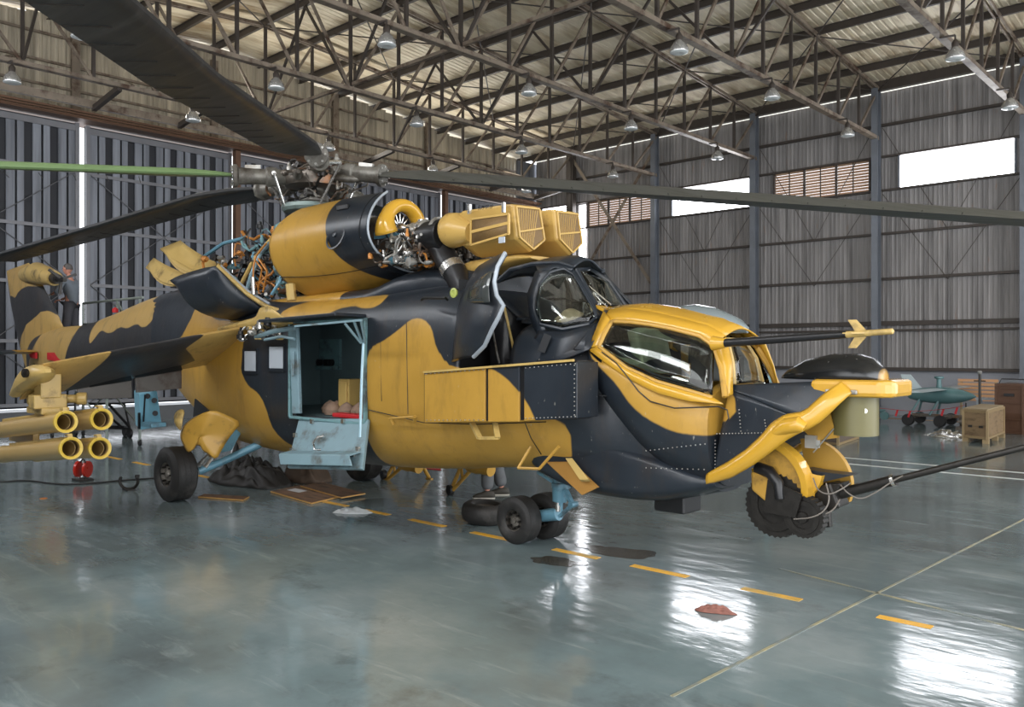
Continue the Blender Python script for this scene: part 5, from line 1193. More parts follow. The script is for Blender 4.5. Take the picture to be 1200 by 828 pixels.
blades = [(243, lambda r: 4.37-.035*r, 'blade_green', 'green rotor blade pointing left'), (316, lambda r: 4.45-.070*r, 'blade', 'wide black rotor blade reaching over the camera'),
          (25, lambda r: 4.48-.129*r, 'blade_grey', 'long rotor blade pointing right'), (190, lambda r: 4.32-.0*r-.088*max(0, r-2.4), 'blade', 'drooping dark rotor blade pointing back left'), (110, lambda r: 4.36-.12*r, 'blade', 'rotor blade pointing away behind the engines')]
for th, zf, mk, lb in blades:
    a = math.radians(th); d = Vector((math.cos(a), math.sin(a), 0)); sd = Vector((-math.sin(a), math.cos(a), 0))
    off = Vector((.20,.18,.10)) if th == 316 else Vector((0,0,0))
    P = lambda r: Vector((HB.x, HB.y, 0))+d*r+Vector((0,0,zf(r)))+off*max(0, 1-r/5)*min(1, r/.8)
    m = MB(); m.tube([P(.32), P(.45), P(.5), P(.62), P(.64), P(.98), P(1.0), P(1.05)], [.09,.10,.13,.13,.10,.115,.15,.15], 18); g = m.build('blade_grip', M['hubgrey'], heli, True)
    m = MB()
    for k in range(8):
        b_ = 2*PI*k/8; m.tube([P(1.0)+(sd*math.cos(b_)+Vector((0,0,1))*math.sin(b_))*.12, P(1.08)+(sd*math.cos(b_)+Vector((0,0,1))*math.sin(b_))*.12], .016, 6)
    m.bar(P(.7)+Vector((0,0,.13)), P(.9)+Vector((0,0,.12)), .05, .05); m.build('grip_bolts', M['alu'], g, kind='stuff')
    m = MB(); m.tube([P(.55)+sd*.28, P(.55)+sd*.05], .03, 8); m.tube([P(.55)+sd*.28, Vector((HB.x,HB.y,3.95))+d*.40+sd*.15], .018, 8); m.build('pitch_link', M['chrome'], heli, True)
    # blade
    prof = [(0,0),(.03,.045),(.10,.065),(.25,.075),(.45,.06),(.75,.025),(1,.003),(.75,-.008),(.45,-.02),(.25,-.028),(.10,-.03),(.03,-.022)]
    rows = []; nr = 40
    for i in range(nr+1):
        r_ = 1.06+(8.65-1.06)*i/nr; ch = .26+(.58-.26)*min(1, max(0, (r_-1.06)/.6))**.7; tw = math.radians(9-8*(r_/8.65)+(5 if th == 25 else -13 if th == 243 else 0)); th_ = (1.5 if th == 25 else 1.0)
        c = P(r_)
        rows.append([c+sd*((.28-x_)*ch)*math.cos(tw)+Vector((0,0,1))*((.28-x_)*ch*math.sin(tw)+z_*ch/.58*th_) for x_, z_ in [(q[0], q[1]) for q in prof]])
    s = MB(); s.loft(rows, True, True, True); bl = s.build('rotor_blade', M[mk], heli, True, label=lb)
    s = MB(); 
    for i in range(6, 38, 2):
        r_ = 1.06+(8.65-1.06)*i/nr; c = P(r_); tw = math.radians(9-8*(r_/8.65)); s.bar(c+sd*(-.10)*math.cos(tw)+Vector((0,0,-.024-.10*math.sin(tw))), c+sd*(-.40)+Vector((0,0,-.006-.40*math.sin(tw))), .006, .006)
    s.build('blade_pocket_seam', M['gun'], bl, kind='stuff')

# --- stub wing
M['bore'] = mat('tube_bore_brown', (.085,.045,.022), .3, .2, .2, 8)
def wing_sec(le, te, th):
    le, te = Vector(le), Vector(te); c = te-le; up = Vector((0,0,1)); pts = []
    for x_, z_ in [(0,0),(.02,.25),(.08,.6),(.2,.95),(.4,1),(.7,.6),(1,.05),(1,-.05),(.7,-.35),(.4,-.55),(.2,-.55),(.08,-.4),(.02,-.2)]:
        pts.append(le+c*x_+up*z_*th*.5)
    return pts
LE0, LE1 = Vector((-10.0,5.78,2.33)), Vector((-10.05,3.30,1.86)); TE0, TE1 = Vector((-11.15,5.78,1.82)), Vector((-10.85,3.30,1.44))
rows = []
for i in range(25):
    t = i/24; rows.append(wing_sec(LE0.lerp(LE1, t), TE0.lerp(TE1, t), .20-.06*t))
s = MB(); s.loft(rows, True, True, True)
s.build('stub_wing', M['camo_worn'], heli, True, camo=lambda x,y,z: max(4.00-y+.25*(x+10.1), y-5.22+.2*math.sin(6*x)))
s = MB(); rows = []
mirp = lambda v: Vector((v.x, 2*YC-v.y, v.z))
for i in range(9):
    t = i/8; rows.append([mirp(p) for p in wing_sec(LE0.lerp(LE1, t), TE0.lerp(TE1, t), .20-.06*t)])
s.loft(rows, True, True, True); s.build('stub_wing', M['camo'], heli, True, camo=DRK)
for ps in ([(-11.000,3.991,1.576),(-11.000,4.661,1.656),(-11.000,4.672,1.400),(-11.000,4.011,1.406)],[(-11.000,4.705,1.711),(-11.000,5.338,1.780),(-11.000,5.338,1.501),(-11.000,4.727,1.465)]):
    s = MB(); s.plate(ps, (-.03,0,.0)); s.build('wing_flap', M['flapgrey'], heli, bevel=.006)
for ps in ([(-10.600,4.061,1.865),(-10.600,4.428,1.968),(-10.950,4.640,1.647),(-10.950,4.113,1.574)],[(-10.600,4.481,1.989),(-10.600,5.063,2.122),(-10.950,5.313,1.769),(-10.950,4.684,1.679)]):
    s = MB(); s.plate(ps, (.02,0,-.02)); s.build('wing_lower_panel', M['blk'], heli, bevel=.006)
def shield(name, outline, bulge, out, m, label=None, nr=7):
    O = [Vector(p) for p in smooth_loop(outline)]; c = sum(O, Vector())/len(O); o = Vector(out).normalized(); s = MB()
    s.loft([[c+(p-c)*f+o*bulge*(1-f*f) for p in O] for f in [1-i/nr*.98 for i in range(nr+1)]], True, False, True)
    return s.build(name, m, heli, True, solid=.018, label=label, auto=180)
def smooth_loop(P, k=1):
    P = [Vector(p) for p in P]
    for _ in range(k):
        Q = []
        for i in range(len(P)): a, b = P[i], P[(i+1) % len(P)]; Q += [a.lerp(b, .25), a.lerp(b, .75)]
        P = Q
    return P
# downturned tip
o_ = [(-10.363,3.270,1.856),(-10.039,3.270,1.850),(-9.882,3.270,1.796),(-9.986,3.270,1.701),(-10.419,3.270,1.604),(-11.030,3.270,1.426),(-10.880,3.270,1.571),(-10.703,3.270,1.724)]
s = MB(); O = smooth_loop(o_, 1); cc_ = sum(O, Vector())/len(O)
s.loft([[cc_+(p-cc_)*f+Vector((0,dy,0)) for p in O] for f, dy in ((.5,-.09),(.85,-.06),(1,0),(1,.06),(.8,.14))], True, True, True); s.build('wing_tip', M['sand'], heli, True)
s = MB(); s.lathe(Vector((-10.182,3.170,1.765)), (.3,-1,0), [(0,.05),(.03,.05),(.03,.028),(.045,.0)], 14); s.build('tip_light', M['gun'], heli, True)
# launcher bracket
s = MB(); s.box((-10.372,3.450,1.610), (.22,.22,.28)); s.lathe(Vector((-10.731,3.350,1.444)), (.45,.9,0), [(0,.05),(.02,.08),(.12,.08),(.14,.05),(.5,.05),(.52,.075),(.62,.075)], 14); s.box((-10.372,3.450,1.434), (.2,.35,.16)); s.bar((-10.604,3.400,1.506), (-10.801,3.500,1.294), .1,.1); s.bar((-10.492,3.600,1.463), (-10.546,3.600,1.301), .08,.08); s.box((-10.522,3.500,1.327), (.5,.3,.08))
s.build('launcher_bracket', M['sand'], heli, bevel=.02)
s = MB(); s.box((-11.657,3.600,0.946), (.9,.08,.20)); s.box((-11.657,3.600,1.086), (.5,.3,.05)); s.build('launcher_beam', M['tube'], heli, bevel=.02)
tubes = [((-9.712,3.410,1.240), (-12.061,3.410,0.998)), ((-9.700,3.780,1.247), (-11.790,3.780,1.034)), ((-9.650,3.440,0.955), (-11.897,3.440,0.704)), ((-9.695,3.760,0.924), (-11.665,3.760,0.706))]
tube_lb = ['yellow launch tube, upper outer','yellow launch tube, upper inner','yellow launch tube, lower outer','yellow launch tube, lower inner']
for (a_, b_), lb in zip(tubes, tube_lb):
    a_, b_ = Vector(a_), Vector(b_); ax = (b_-a_).normalized(); L_ = (b_-a_).length
    s = MB(); s.lathe(a_, ax, [(.12,.085),(.12,.09),(0,.09),(0,.118),(.03,.118),(.04,.102),(L_-.1,.102),(L_-.06,.11),(L_,.11),(L_,.09),(L_-.2,.088),(.12,.086)], 28, cap=False); t_ = s.build('launch_tube', M['tube'], heli, True, label=lb)
    s = MB(); s.lathe(a_, ax, [(-.004,.09),(-.012,.10),(-.012,.122),(.03,.122)], 28, cap=False)
    for k in range(10):
        an = 2*PI*k/10; s.lathe(a_+Vector((0, .108*math.cos(an), .108*math.sin(an))), ax, [(-.02,.007),(-.012,.007)], 6)
    s.build('tube_ring', mat('ring_yellow', (.62,.42,.05), .4) if 'ring_yellow' not in bpy.data.materials else bpy.data.materials['ring_yellow'], t_, True)
    s = MB(); s.lathe(a_, ax, [(.05,.0895),(L_*.6,.0885),(L_*.6,.0)], 24, cap=False); s.build('tube_bore', M['bore'], t_, True)
    up = Vector((0,0,1)); s = MB(); s.bar(a_+ax*.12+up*.115, a_+ax*(L_-.3)+up*.115, .05, .03); s.bar(a_+ax*.03+up*.10, a_+ax*.03+up*.15, .05,.03); s.bar(a_+ax*.03+up*.15, a_+ax*.12+up*.15, .05,.02); s.build('tube_lug', M['sand'], t_, bevel=.005)
# blue inner pylon
M['pylonblue'] = mat('pylon_blue', (.17,.40,.52), .4, 0, .1, 6)
s = MB(); pp = [(-11.323,4.900,1.437), (-10.896,4.950,1.483), (-10.747,4.950,1.020), (-11.270,4.900,0.946)]
s.plate(pp, (-.45,.12,.03)); s.build('weapon_pylon', M['pylonblue'], heli, bevel=.015, label='bright blue inner pylon without paint')
s = MB()
for p in ((-10.885,4.900,1.362), (-10.860,4.900,1.195), (-11.088,4.900,1.411)): s.lathe(Vector(p)+Vector((.02,-.0,0)), (.8,-.6,0), [(-.01,.035),(.012,.035),(.012,.0)], 12)
s.tube([(-11.049,4.860,1.436),(-11.075,4.860,1.254),(-11.123,4.870,1.059)], .012, 6); s.tube([(-11.230,4.860,1.179),(-11.323,4.900,0.965)], .02,6); s.build('pylon_fittings', M['blk'], heli, True)
s = MB(); s.box((-10.885,4.900,1.048), (.3,.2,.06)); s.build('pylon_foot', M['gearblue'], heli, bevel=.01)

# --- landing gear
M['hubmetal'] = mat('wheel_hub_metal', (.24,.22,.19), .45, .3, .3, 14, dirt=(.03,.025,.02), dirt_amt=.4)
def wheel(name, c, R, W, n_groove=3, lbl=None, k_=.80):
    c = Vector(c); s = MB()
    s.lathe(c-Vector((0,W*.42,0)), (0,1,0), [(0,.0),(0,R*.12*k_),(.02,R*.15*k_),(.02,R*.3*k_),(.05,R*.34*k_),(.045,R*.52*k_),(.0,R*.56*k_),(.0,R*.6*k_),(W*.84,R*.6*k_),(W*.84,R*.3*k_),(W*.8,0)], 32); w = s.build(name, M['hubmetal'], heli, True, label=lbl)
    pr = [(W*.04,R*.56*k_),(.0,R*.60*k_),(-W*.05,R*.62),(-W*.07,R*.74),(-W*.03,R*.86),(W*.06,R*.94)]
    for k in range(n_groove+1):
        t = .14+.72*k/n_groove; pr += [(W*(t-.06)-.0,R*(.985+.015*math.sin(PI*t))),(W*(t+.03),R*(.985+.015*math.sin(PI*t))),(W*(t+.035),R*.965),(W*(t+.055),R*.965)]
    pr += [(W*.94,R*.94),(W*1.03,R*.86),(W*1.07,R*.74),(W*1.05,R*.62),(W,R*.60*k_),(W*.96,R*.56*k_)]
    s = MB(); s.lathe(c-Vector((0,W*.5,0)), (0,1,0), pr, 48, cap=False); s.build('tyre', M['tyre'], w, True)
    s = MB()
    for k in range(8):
        a = 2*PI*k/8; s.lathe(c+Vector((R*.42*k_*math.cos(a), -W*.42-.02, R*.42*k_*math.sin(a))), (0,1,0), [(0,.014),(.05,.014)], 6)
    s.build('wheel_bolts', M['gun'], w, kind='stuff'); return w
wheel('main_wheel', (-10.93,5.22,.365), .365, .30); wheel('main_wheel', (-10.55,8.05,.365), .365, .30)
s = MB(); s.tube([(-10.741,5.450,0.389), (-10.632,5.750,0.507), (-10.366,6.150,0.728)], [.055,.05,.055], 12); s.tube([(-10.93,5.14,.365),(-10.93,5.5,.38)], .05, 12); s.build('main_gear_leg', M['gearblue'], heli, True)
s = MB(); s.tube([(-10.682,5.420,0.478), (-10.556,5.500,0.618)], .035, 12); s.tube([(-10.673,5.500,0.436), (-10.768,5.900,0.837), (-10.731,6.100,0.945)], .03, 10); s.build('shock_strut', M['chrome'], heli, True)
s = MB(); s.plate([(-10.446,5.600,0.653), (-10.606,5.900,0.966), (-10.578,6.000,0.984), (-10.403,5.700,0.670)], (0,.04,0)); s.build('main_gear_bracket', M['gearblue'], heli)
s = MB(); s.tube([(-10.55,7.9,.4),(-10.2,7.4,.75)], .05, 10); s.build('main_gear_leg', M['gearblue'], heli, True)
shield('main_gear_door', [(-10.431,5.050,0.901),(-10.404,5.060,1.011),(-10.300,5.100,1.114),(-10.122,5.170,1.206),(-9.966,5.250,1.264),(-9.935,5.420,1.191),(-9.894,5.600,1.084),(-9.973,5.500,0.942),(-10.007,5.400,0.772),(-9.995,5.300,0.618),(-10.054,5.250,0.705),(-10.113,5.200,0.737),(-10.141,5.180,0.813),(-10.220,5.140,0.821),(-10.232,5.100,0.747),(-10.283,5.080,0.712),(-10.358,5.060,0.806)], .07, (.5,-1,.3), M['yel'], 'curved yellow main gear door')
shield('main_gear_door', [(-10.468,5.000,1.066),(-10.596,5.050,1.178),(-10.516,5.080,1.247),(-10.416,5.100,1.239),(-10.404,5.060,1.121),(-10.366,5.030,0.972)], .03, (0,-1,.2), M['sand'], 'small curved yellow door behind the main gear door')
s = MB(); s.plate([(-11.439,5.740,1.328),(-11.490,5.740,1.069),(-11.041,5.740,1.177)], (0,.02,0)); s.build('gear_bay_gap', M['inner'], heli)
ng = ((-5.866,6.546,0.000), (-5.812,6.870,0.000))
wheel('nose_wheel', (-5.87,6.50,.245), .245, .20, 2); wheel('nose_wheel', (-5.80,6.86,.245), .245, .20, 2)
s = MB(); s.tube([(-5.45,6.68,.92),(-5.46,6.68,.62),(-5.47,6.68,.46)], [.085,.085,.075], 16); s.tube([(-5.47,6.68,.5),(-5.48,6.68,.36)], .04, 12); s.tube([(-5.48,6.68,.33),(-5.84,6.68,.25)], [.07,.06], 12); s.tube([(-5.84,6.48,.245),(-5.84,6.88,.245)], .04, 12)
s.lathe((-5.45,6.68,.60),(0,0,1),[(0,.10),(.05,.10),(.06,.085)],18); s.lathe((-5.45,6.68,.75),(0,0,1),[(0,.10),(.05,.10),(.06,.085)],18)
s.build('nose_gear_leg', M['gearblue'], heli, True)
s = MB(); s.bar((-5.34,6.62,.60),(-5.25,6.62,.46),.05,.03); s.bar((-5.25,6.62,.46),(-5.42,6.62,.32),.05,.03); s.lathe((-5.25,6.58,.46),(0,1,0),[(0,.03),(.1,.03)],10); s.build('torque_link', M['gearblue'], heli)
s = MB(); s.tube([(-5.48,6.68,.48),(-5.485,6.68,.36)], .045, 12); s.build('shock_piston', M['chrome'], heli, True)
s = MB(); s.bar((-5.7,6.6,.75),(-5.45,6.66,.62),.03,.03); s.bar((-5.65,6.9,.8),(-5.45,6.7,.62),.03,.03); s.build('drag_strut', M['gearblue'], heli)
# red cover cloths at the tail
s = MB(); s.plate([(-18.989,6.300,1.982),(-17.769,6.350,1.983),(-17.679,6.350,1.847),(-18.361,6.300,1.791),(-18.989,6.300,1.839)], (0,.03,0)); s.build('red_warning_cover', M['red'], heli)
s = MB(); s.plate([(-20.181,6.300,2.000),(-19.649,6.300,1.982),(-19.649,6.300,1.854),(-19.965,6.300,1.870)], (0,.03,0)); s.build('red_warning_cover', M['red'], heli, label='red warning cover hanging from the tail')

# ------------------------------------------------------------------ people
M['skin'] = mat('skin', (.58,.27,.19), .55, 0, .1, 12)
M['hair'] = mat('grey_hair', (.10,.09,.085), .7, 0, .3, 30)
M['denim'] = mat('grey_denim', (.12,.125,.13), .8, 0, .3, 14, bump=.2)
M['overall'] = mat('grey_overall', (.085,.085,.10), .8, 0, .25, 8, bump=.2)
M['shirt'] = mat('blue_grey_shirt', (.20,.23,.27), .8, 0, .2, 10, bump=.2)
M['shoe'] = mat('dark_canvas_shoe', (.05,.045,.035), .7, 0, .3, 14)
M['sole'] = mat('pale_sole', (.50,.47,.40), .6, 0, .1, 9)
M['white_glove'] = mat('white_glove', (.65,.66,.62), .8, 0, .1, 12)
def skin_mesh(name, verts, edges, radii, m, parent, sub=2, label=None, root=0):
    me = bpy.data.meshes.new(name); me.from_pydata([tuple(v) for v in verts], edges, []); o = bpy.data.objects.new(name, me); COL.objects.link(o)
    o.parent = parent; o.matrix_parent_inverse = mpi(parent)
    md = o.modifiers.new('skin', 'SKIN'); md.use_smooth_shade = True
    if not me.skin_vertices: 
        bpy.context.view_layer.objects.active = o
    sv = me.skin_vertices[0].data
    for i, r in enumerate(radii): sv[i].radius = (r, r) if not isinstance(r, tuple) else r
    sv[root].use_root = True
    sb = o.modifiers.new('sub', 'SUBSURF'); sb.levels = sub; sb.render_levels = sub
    me.materials.append(m)
    if label: o['label'] = label
    return o
def person(loc, rz, lbl, pose, shirt, trousers, hair=True, sc=1.08):
    """local frame: x forward (facing), y left, z up; pose gives hands, feet and head tilt"""
    t = empty('person', loc, lbl, 'person', rz=rz); t.scale = (sc, sc, sc); WM[t.name] = WM[t.name] @ Matrix.Scale(sc, 4); Mw = WM[t.name]
    W_ = lambda p: Mw @ Vector(p)
    hl, hr = Vector(pose['hl']), Vector(pose['hr']); fl_, fr_ = Vector(pose['fl']), Vector(pose['fr']); lean = pose.get('lean', 0)
    pel = Vector((0,0,.93)); ch = Vector((lean*.6,0,1.28)); nk = Vector((lean,0,1.50)); hd = Vector((lean+.05,0,1.66))
    sl, sr = Vector((lean*.9,.19,1.42)), Vector((lean*.9,-.19,1.42))
    def mid(a, b, off): return (a+b)/2+Vector(off)
    el, er = mid(sl, hl, (-.06,.09,-.10)), mid(sr, hr, (-.06,-.09,-.10))
    kl, kr = mid(pel+Vector((0,.10,-.04)), fl_, (.04,0,.02)), mid(pel+Vector((0,-.10,-.04)), fr_, (.04,0,.02))
    V = [pel, ch, nk, hd-Vector((.02,0,.09)), sl, el, hl, sr, er, hr, pel+Vector((0,.10,-.04)), kl, fl_+Vector((0,0,.08)), pel+Vector((0,-.10,-.04)), kr, fr_+Vector((0,0,.08))]
    E_ = [(0,1),(1,2),(2,3),(1,4),(4,5),(5,6),(1,7),(7,8),(8,9),(0,10),(10,11),(11,12),(0,13),(13,14),(14,15)]
    R_ = [(.15,.11),(.15,.11),.055,.055,.055,.042,.028,.055,.042,.028,.085,.06,.042,.085,.06,.042]
    skin_mesh('body', [W_(v) for v in V], E_, R_, M['skin'], t)
    # head with face
    s = MB(); n = 20; rows = []
    for i in range(15):
        a = PI*i/14; z = .118*math.cos(a); r = math.sin(a)
        w = r*(.078 if z > 0 else .078-.025*min(1, -z/.118)); dpt = r*(.098 if z > -.02 else .098-.012*(-z/.118))
        row = []
        for k in range(n):
            b = 2*PI*k/n; x, y = dpt*math.cos(b), w*math.sin(b)
            if abs(y) < .022 and x > 0 and -.045 < z < .02: x += .022*(1-abs(y)/.022)*(1-abs(z+.015)/.04 if abs(z+.015) < .04 else 0)
            if 0 < x and .005 < z < .03 and .018 < abs(y) < .05: x -= .010
            if x > .05 and -.062 < z < -.05 and abs(y) < .03: x -= .006
            row.append(W_(hd+Vector((x, y, z))))
        rows.append(row)
    s.loft(rows, True); s.build('head', M['skin'], t, True)
    s = MB()
    for sg in (1, -1):
        s.lathe(W_(hd+Vector((.086, sg*.032, .012))), Mw.to_3x3() @ Vector((1,0,0)), [(-.006,.011),(.004,.009),(.007,.0)], 10)
    s.build('eyes', M['blk'], t, True)
    s = MB()
    for sg in (1, -1): s.tube([W_(hd+Vector((-.005, sg*.078, .02))), W_(hd+Vector((-.012, sg*.09, .0))), W_(hd+Vector((-.0, sg*.080, -.03)))], [.012,.016,.010], 8)
    s.build('ears', M['skin'], t, True)
    s = MB(); rows = []
    for i in range(9):
        a = PI*.56*i/8; r = math.sin(a)
        rows.append([W_(hd+Vector((-.012+.104*r*math.cos(b)-(.02 if math.cos(b) > .3 and i > 4 else 0), .086*r*math.sin(b), .010+.118*math.cos(a)+(.045 if math.cos(b) > .2 and i > 5 else 0)))) for b in [2*PI*k/20 for k in range(20)]])
    s.loft(rows, True); s.build('hair', M['hair'], t, True)
    # clothes
    skin_mesh('shirt', [W_(v) for v in (pel+Vector((0,0,-.06)), ch, nk-Vector((0,0,.05)), sl, el, el.lerp(hl, .3), sr, er, er.lerp(hr, .3), pel+Vector((0,0,.16)))], [(0,9),(9,1),(1,2),(1,3),(3,4),(4,5),(1,6),(6,7),(7,8)], [(.19,.15),(.185,.14),.08,.085,.068,.058,.085,.068,.058,(.18,.14)], shirt, t)
    skin_mesh('trousers', [W_(v) for v in (pel+Vector((0,0,.10)), pel+Vector((0,.10,-.06)), kl, fl_+Vector((0,0,.10)), pel+Vector((0,-.10,-.06)), kr, fr_+Vector((0,0,.10)))], [(0,1),(1,2),(2,3),(0,4),(4,5),(5,6)], [(.18,.14),.115,.095,.095,.115,.095,.095], trousers, t)
    for f in (fl_, fr_):
        s = MB(); s.loft([[W_(f+Vector((x, w*math.cos(b), h*.5+h*.5*math.sin(b)))) for b in [2*PI*k/12 for k in range(12)]] for x, w, h in ((-.10,.02,.05),(-.08,.042,.09),(0,.045,.11),(.08,.048,.075),(.15,.045,.055),(.18,.02,.035))], True, True, True)
        s.build('shoe', M['shoe'], t, True, auto=180)
        s = MB(); s.loft([[W_(f+Vector((x, w*c, z))) for c, z in ((-1,0),(1,0),(1,.014),(-1,.014))] for x, w in ((-.10,.03),(-.05,.046),(.08,.052),(.16,.045),(.185,.02))], True, True, True); s.build('shoe_sole', M['sole'], t)
    # hands: palm, four fingers and a thumb
    for h, sg, gl in ((hl, 1, pose.get('glove')), (hr, -1, None)):
        V = [h, h+Vector((.05,0,-.01))]; E2 = [(0,1)]; Rr = [(.026,.02),(.034,.016)]
        for q in range(4):
            b0 = len(V); y = (-.027+.018*q); L_ = (.07,.078,.073,.056)[q]
            V += [h+Vector((.085,y,-.012)), h+Vector((.085+L_*.55,y,-.03)), h+Vector((.085+L_*.75,y,-.06))]; E2 += [(1,b0),(b0,b0+1),(b0+1,b0+2)]; Rr += [.010,.009,.008]
        b0 = len(V); V += [h+Vector((.045,-sg*.04,-.012)), h+Vector((.085,-sg*.055,-.03))]; E2 += [(0,b0),(b0,b0+1)]; Rr += [.011,.009]
        skin_mesh('hand', [W_(v) for v in V], E2, Rr, M['white_glove'] if gl else M['skin'], t, 1)
    return t
# mechanic at the tail, on a work platform
PZ = 2.10
px_, py_ = (-20.427,7.300,2.627)[0], 7.30
person((px_, py_, PZ), math.radians(215), 'mechanic in grey overalls reaching towards the bare tail rotor hub', dict(hl=(.42,.08,1.12), hr=(.36,-.14,1.02), fl=(.02,.12,0), fr=(-.02,-.12,0), lean=.05, glove=True), M['shirt'], M['overall'])
wp = empty('work_platform', (px_+.6, 7.4, 0), 'grey steel work platform with a handrail behind the tail boom', 'platform')
x0, x1, y0, y1 = px_-.6, px_+2.6, 7.02, 7.80
s = MB(); s.box(((x0+x1)/2, (y0+y1)/2, PZ-.03), (x1-x0, y1-y0, .06)); s.build('deck', M['alu'], wp)
M['railgreen'] = mat('grey_green_rail_paint', (.26,.30,.27), .45, .1, .15, 6)
for x in (x0+.05, x1-.05):
    for y in (y0+.05, y1-.05):
        s = MB(); s.tube([(x,y,.10),(x,y,PZ-.04)], .03, 8); s.build('leg', M['railgreen'], wp)
        s = MB(); s.lathe((x,y-.02,.07),(0,1,0),[(0,.07),(.04,.07)],14); s.build('castor', M['black'], wp)
s = MB()
for y in (y0+.05, y1-.05): s.tube([(x0+.05,y,.4),(x1-.05,y,PZ-.2)], .018, 6); s.tube([(x1-.05,y,.4),(x0+.05,y,PZ-.2)], .018, 6)
s.build('cross_brace', M['railgreen'], wp)
s = MB()
for z in (PZ+.55, PZ+1.05): s.tube([(x0+.05,y1-.05,z),(x1+.1,y1-.05,z)], .028, 8)
for x in (x0+.05, (x0+x1)/2+.4, x1-.05): s.tube([(x,y1-.05,PZ),(x,y1-.05,PZ+1.05)], .025, 8)
s.tube([((x0+x1)/2+.4,y1-.05,PZ+1.0),(x1-.1,y1-.05,PZ+.2)], .022, 8)
s.build('handrail', M['railgreen'], wp)
# person behind the fuselage, only lower legs show
fp_ = Vector((-8.098,8.125,0.000))
person((fp_.x+.12, fp_.y+.22, 0), math.radians(222.), 'person in faded jeans and dark canvas shoes standing behind the helicopter', dict(hl=(.25,.22,1.05), hr=(.25,-.22,1.1), fl=(.10,.12,0), fr=(-.08,-.14,0), lean=.03), M['shirt'], M['denim'])

# ------------------------------------------------------------------ things on the floor
c = Vector((-6.865,7.001,0.000)); st = empty('spare_tyre', (c.x, c.y, 0), 'bald black tyre lying flat on the floor behind the nose wheels', 'tyre')
s = MB(); s.lathe((c.x,c.y,.015), (.06,.03,1), [(.03,.15),(.0,.17),(-.005,.22),(.03,.265),(.08,.28),(.14,.28),(.19,.265),(.22,.22),(.215,.17),(.19,.15),(.18,.13),(.04,.13),(.03,.15)], 40, cap=False); s.build('tyre_casing', M['tyre'], st, True)
s = MB(); s.lathe((c.x,c.y,.05), (.06,.03,1), [(0,.13),(.02,.06),(.12,.06),(.14,.13)], 24, cap=False); s.build('wheel_rim', M['grime'], st, True)
M['ply'] = mat('plywood', (.20,.11,.06), .7, 0, .25, 3, stretch=(1,6,1), dirt=(.06,.04,.03), dirt_amt=.4)
M['ply_edge'] = mat('plywood_edge', (.50,.28,.08), .7, 0, .2, 30)
def board(lbl, pts, th, m, z=0.004):
    P = [Vector((p[0], p[1], z)) for p in pts]; c = sum(P, Vector())/4
    t = empty('plywood_board', (c.x, c.y, 0), lbl, 'board', 'boards lying under the cabin door')
    s = MB(); s.plate(P, (0,0,th)); s.build('panel', m, t)
    s = MB(); 
    for i in range(4): s.bar(P[i]+Vector((0,0,th/2)), P[(i+1)%4]+Vector((0,0,th/2)), .004, th*.96)
    s.build('raw_edge', M['ply_edge'], t)
    return t
board('brown plywood board with a white sticker under the cabin door', [(-10.562,6.428,0.000), (-9.341,6.288,0.000), (-9.493,6.844,0.000), (-10.703,7.013,0.000)], .02, M['ply'])
board('shorter brown board overlapping the first, towards the nose', [(-10.570,6.925,0.000), (-9.313,6.741,0.000), (-9.344,7.165,0.000), (-10.595,7.328,0.000)], .018, M['ply'], .024)
s = MB(); s.plate([Vector((-10.455,6.624,0.000))+Vector((0,0,.025)), Vector((-10.144,6.619,0.000))+Vector((0,0,.025)), Vector((-10.178,6.781,0.000))+Vector((0,0,.025)), Vector((-10.494,6.789,0.000))+Vector((0,0,.025))], (0,0,.001))
tag(s.build('sticker', mat('white_sticker', (.55,.55,.55), .6)), 'white sticker on the plywood board', 'sticker')
board('thin worn plank beside the near main wheel', [(-10.923,5.530,0.000), (-10.228,5.814,0.000), (-10.406,6.005,0.000), (-11.048,5.693,0.000)], .015, M['ply'])
def crumple(name, lbl, cat, c, rx, ry, h, m, seed, n=26, rot=0, sharp=1.):
    rnd = random.Random(seed); off = Vector((rnd.uniform(0,50), rnd.uniform(0,50), 0)); rows = []; s = MB()
    for i in range(n):
        row = []
        for j in range(n):
            u, v = -1+2*i/(n-1), -1+2*j/(n-1)
            a = math.atan2(v, u); rr = max(abs(u), abs(v)); edge = 1+.28*noise.noise(Vector((math.cos(a)*1.5, math.sin(a)*1.5, seed)))
            r_ = rr*edge; x, y = r_*math.cos(a)*rx, r_*math.sin(a)*ry
            z = h*(1-rr**2.2)*(.55+.6*abs(noise.noise(Vector((u*2.2,v*2.2,0))+off)*2))*1.0+h*.5*(1-rr)*noise.noise(Vector((u*6,v*6,3))+off)*sharp
            X = x*math.cos(rot)-y*math.sin(rot); Y = x*math.sin(rot)+y*math.cos(rot)
            row.append((c[0]+X, c[1]+Y, max(.004, z+.004)))
        rows.append(row)
    s.loft(rows, False); o = s.build(name, m, None, True, solid=.004, auto=180); tag(o, lbl, cat); return o
rc = (-3.207,5.780,0.000); crumple('floor_rag', 'crumpled red-brown rag on the floor in front of the nose', 'rag', rc, .15, .055, .06, mat('rag_red_brown', (.24,.10,.075), .85, 0, .35, 18), 4, rot=math.radians(20))
rc = (-8.525,6.325,0.000); crumple('paper_sheet', 'crumpled white plastic sheet on the floor near the plywood', 'sheet', rc, .26, .13, .06, mat('white_plastic', (.52,.54,.54), .4, 0, .15, 9), 5, rot=math.radians(35))
rc = (-5.774,21.578,0.000); crumple('foil_sheet', 'shiny crumpled foil on the floor left of the wooden crate', 'foil', rc, .55, .35, .12, M['chrome'], 6)
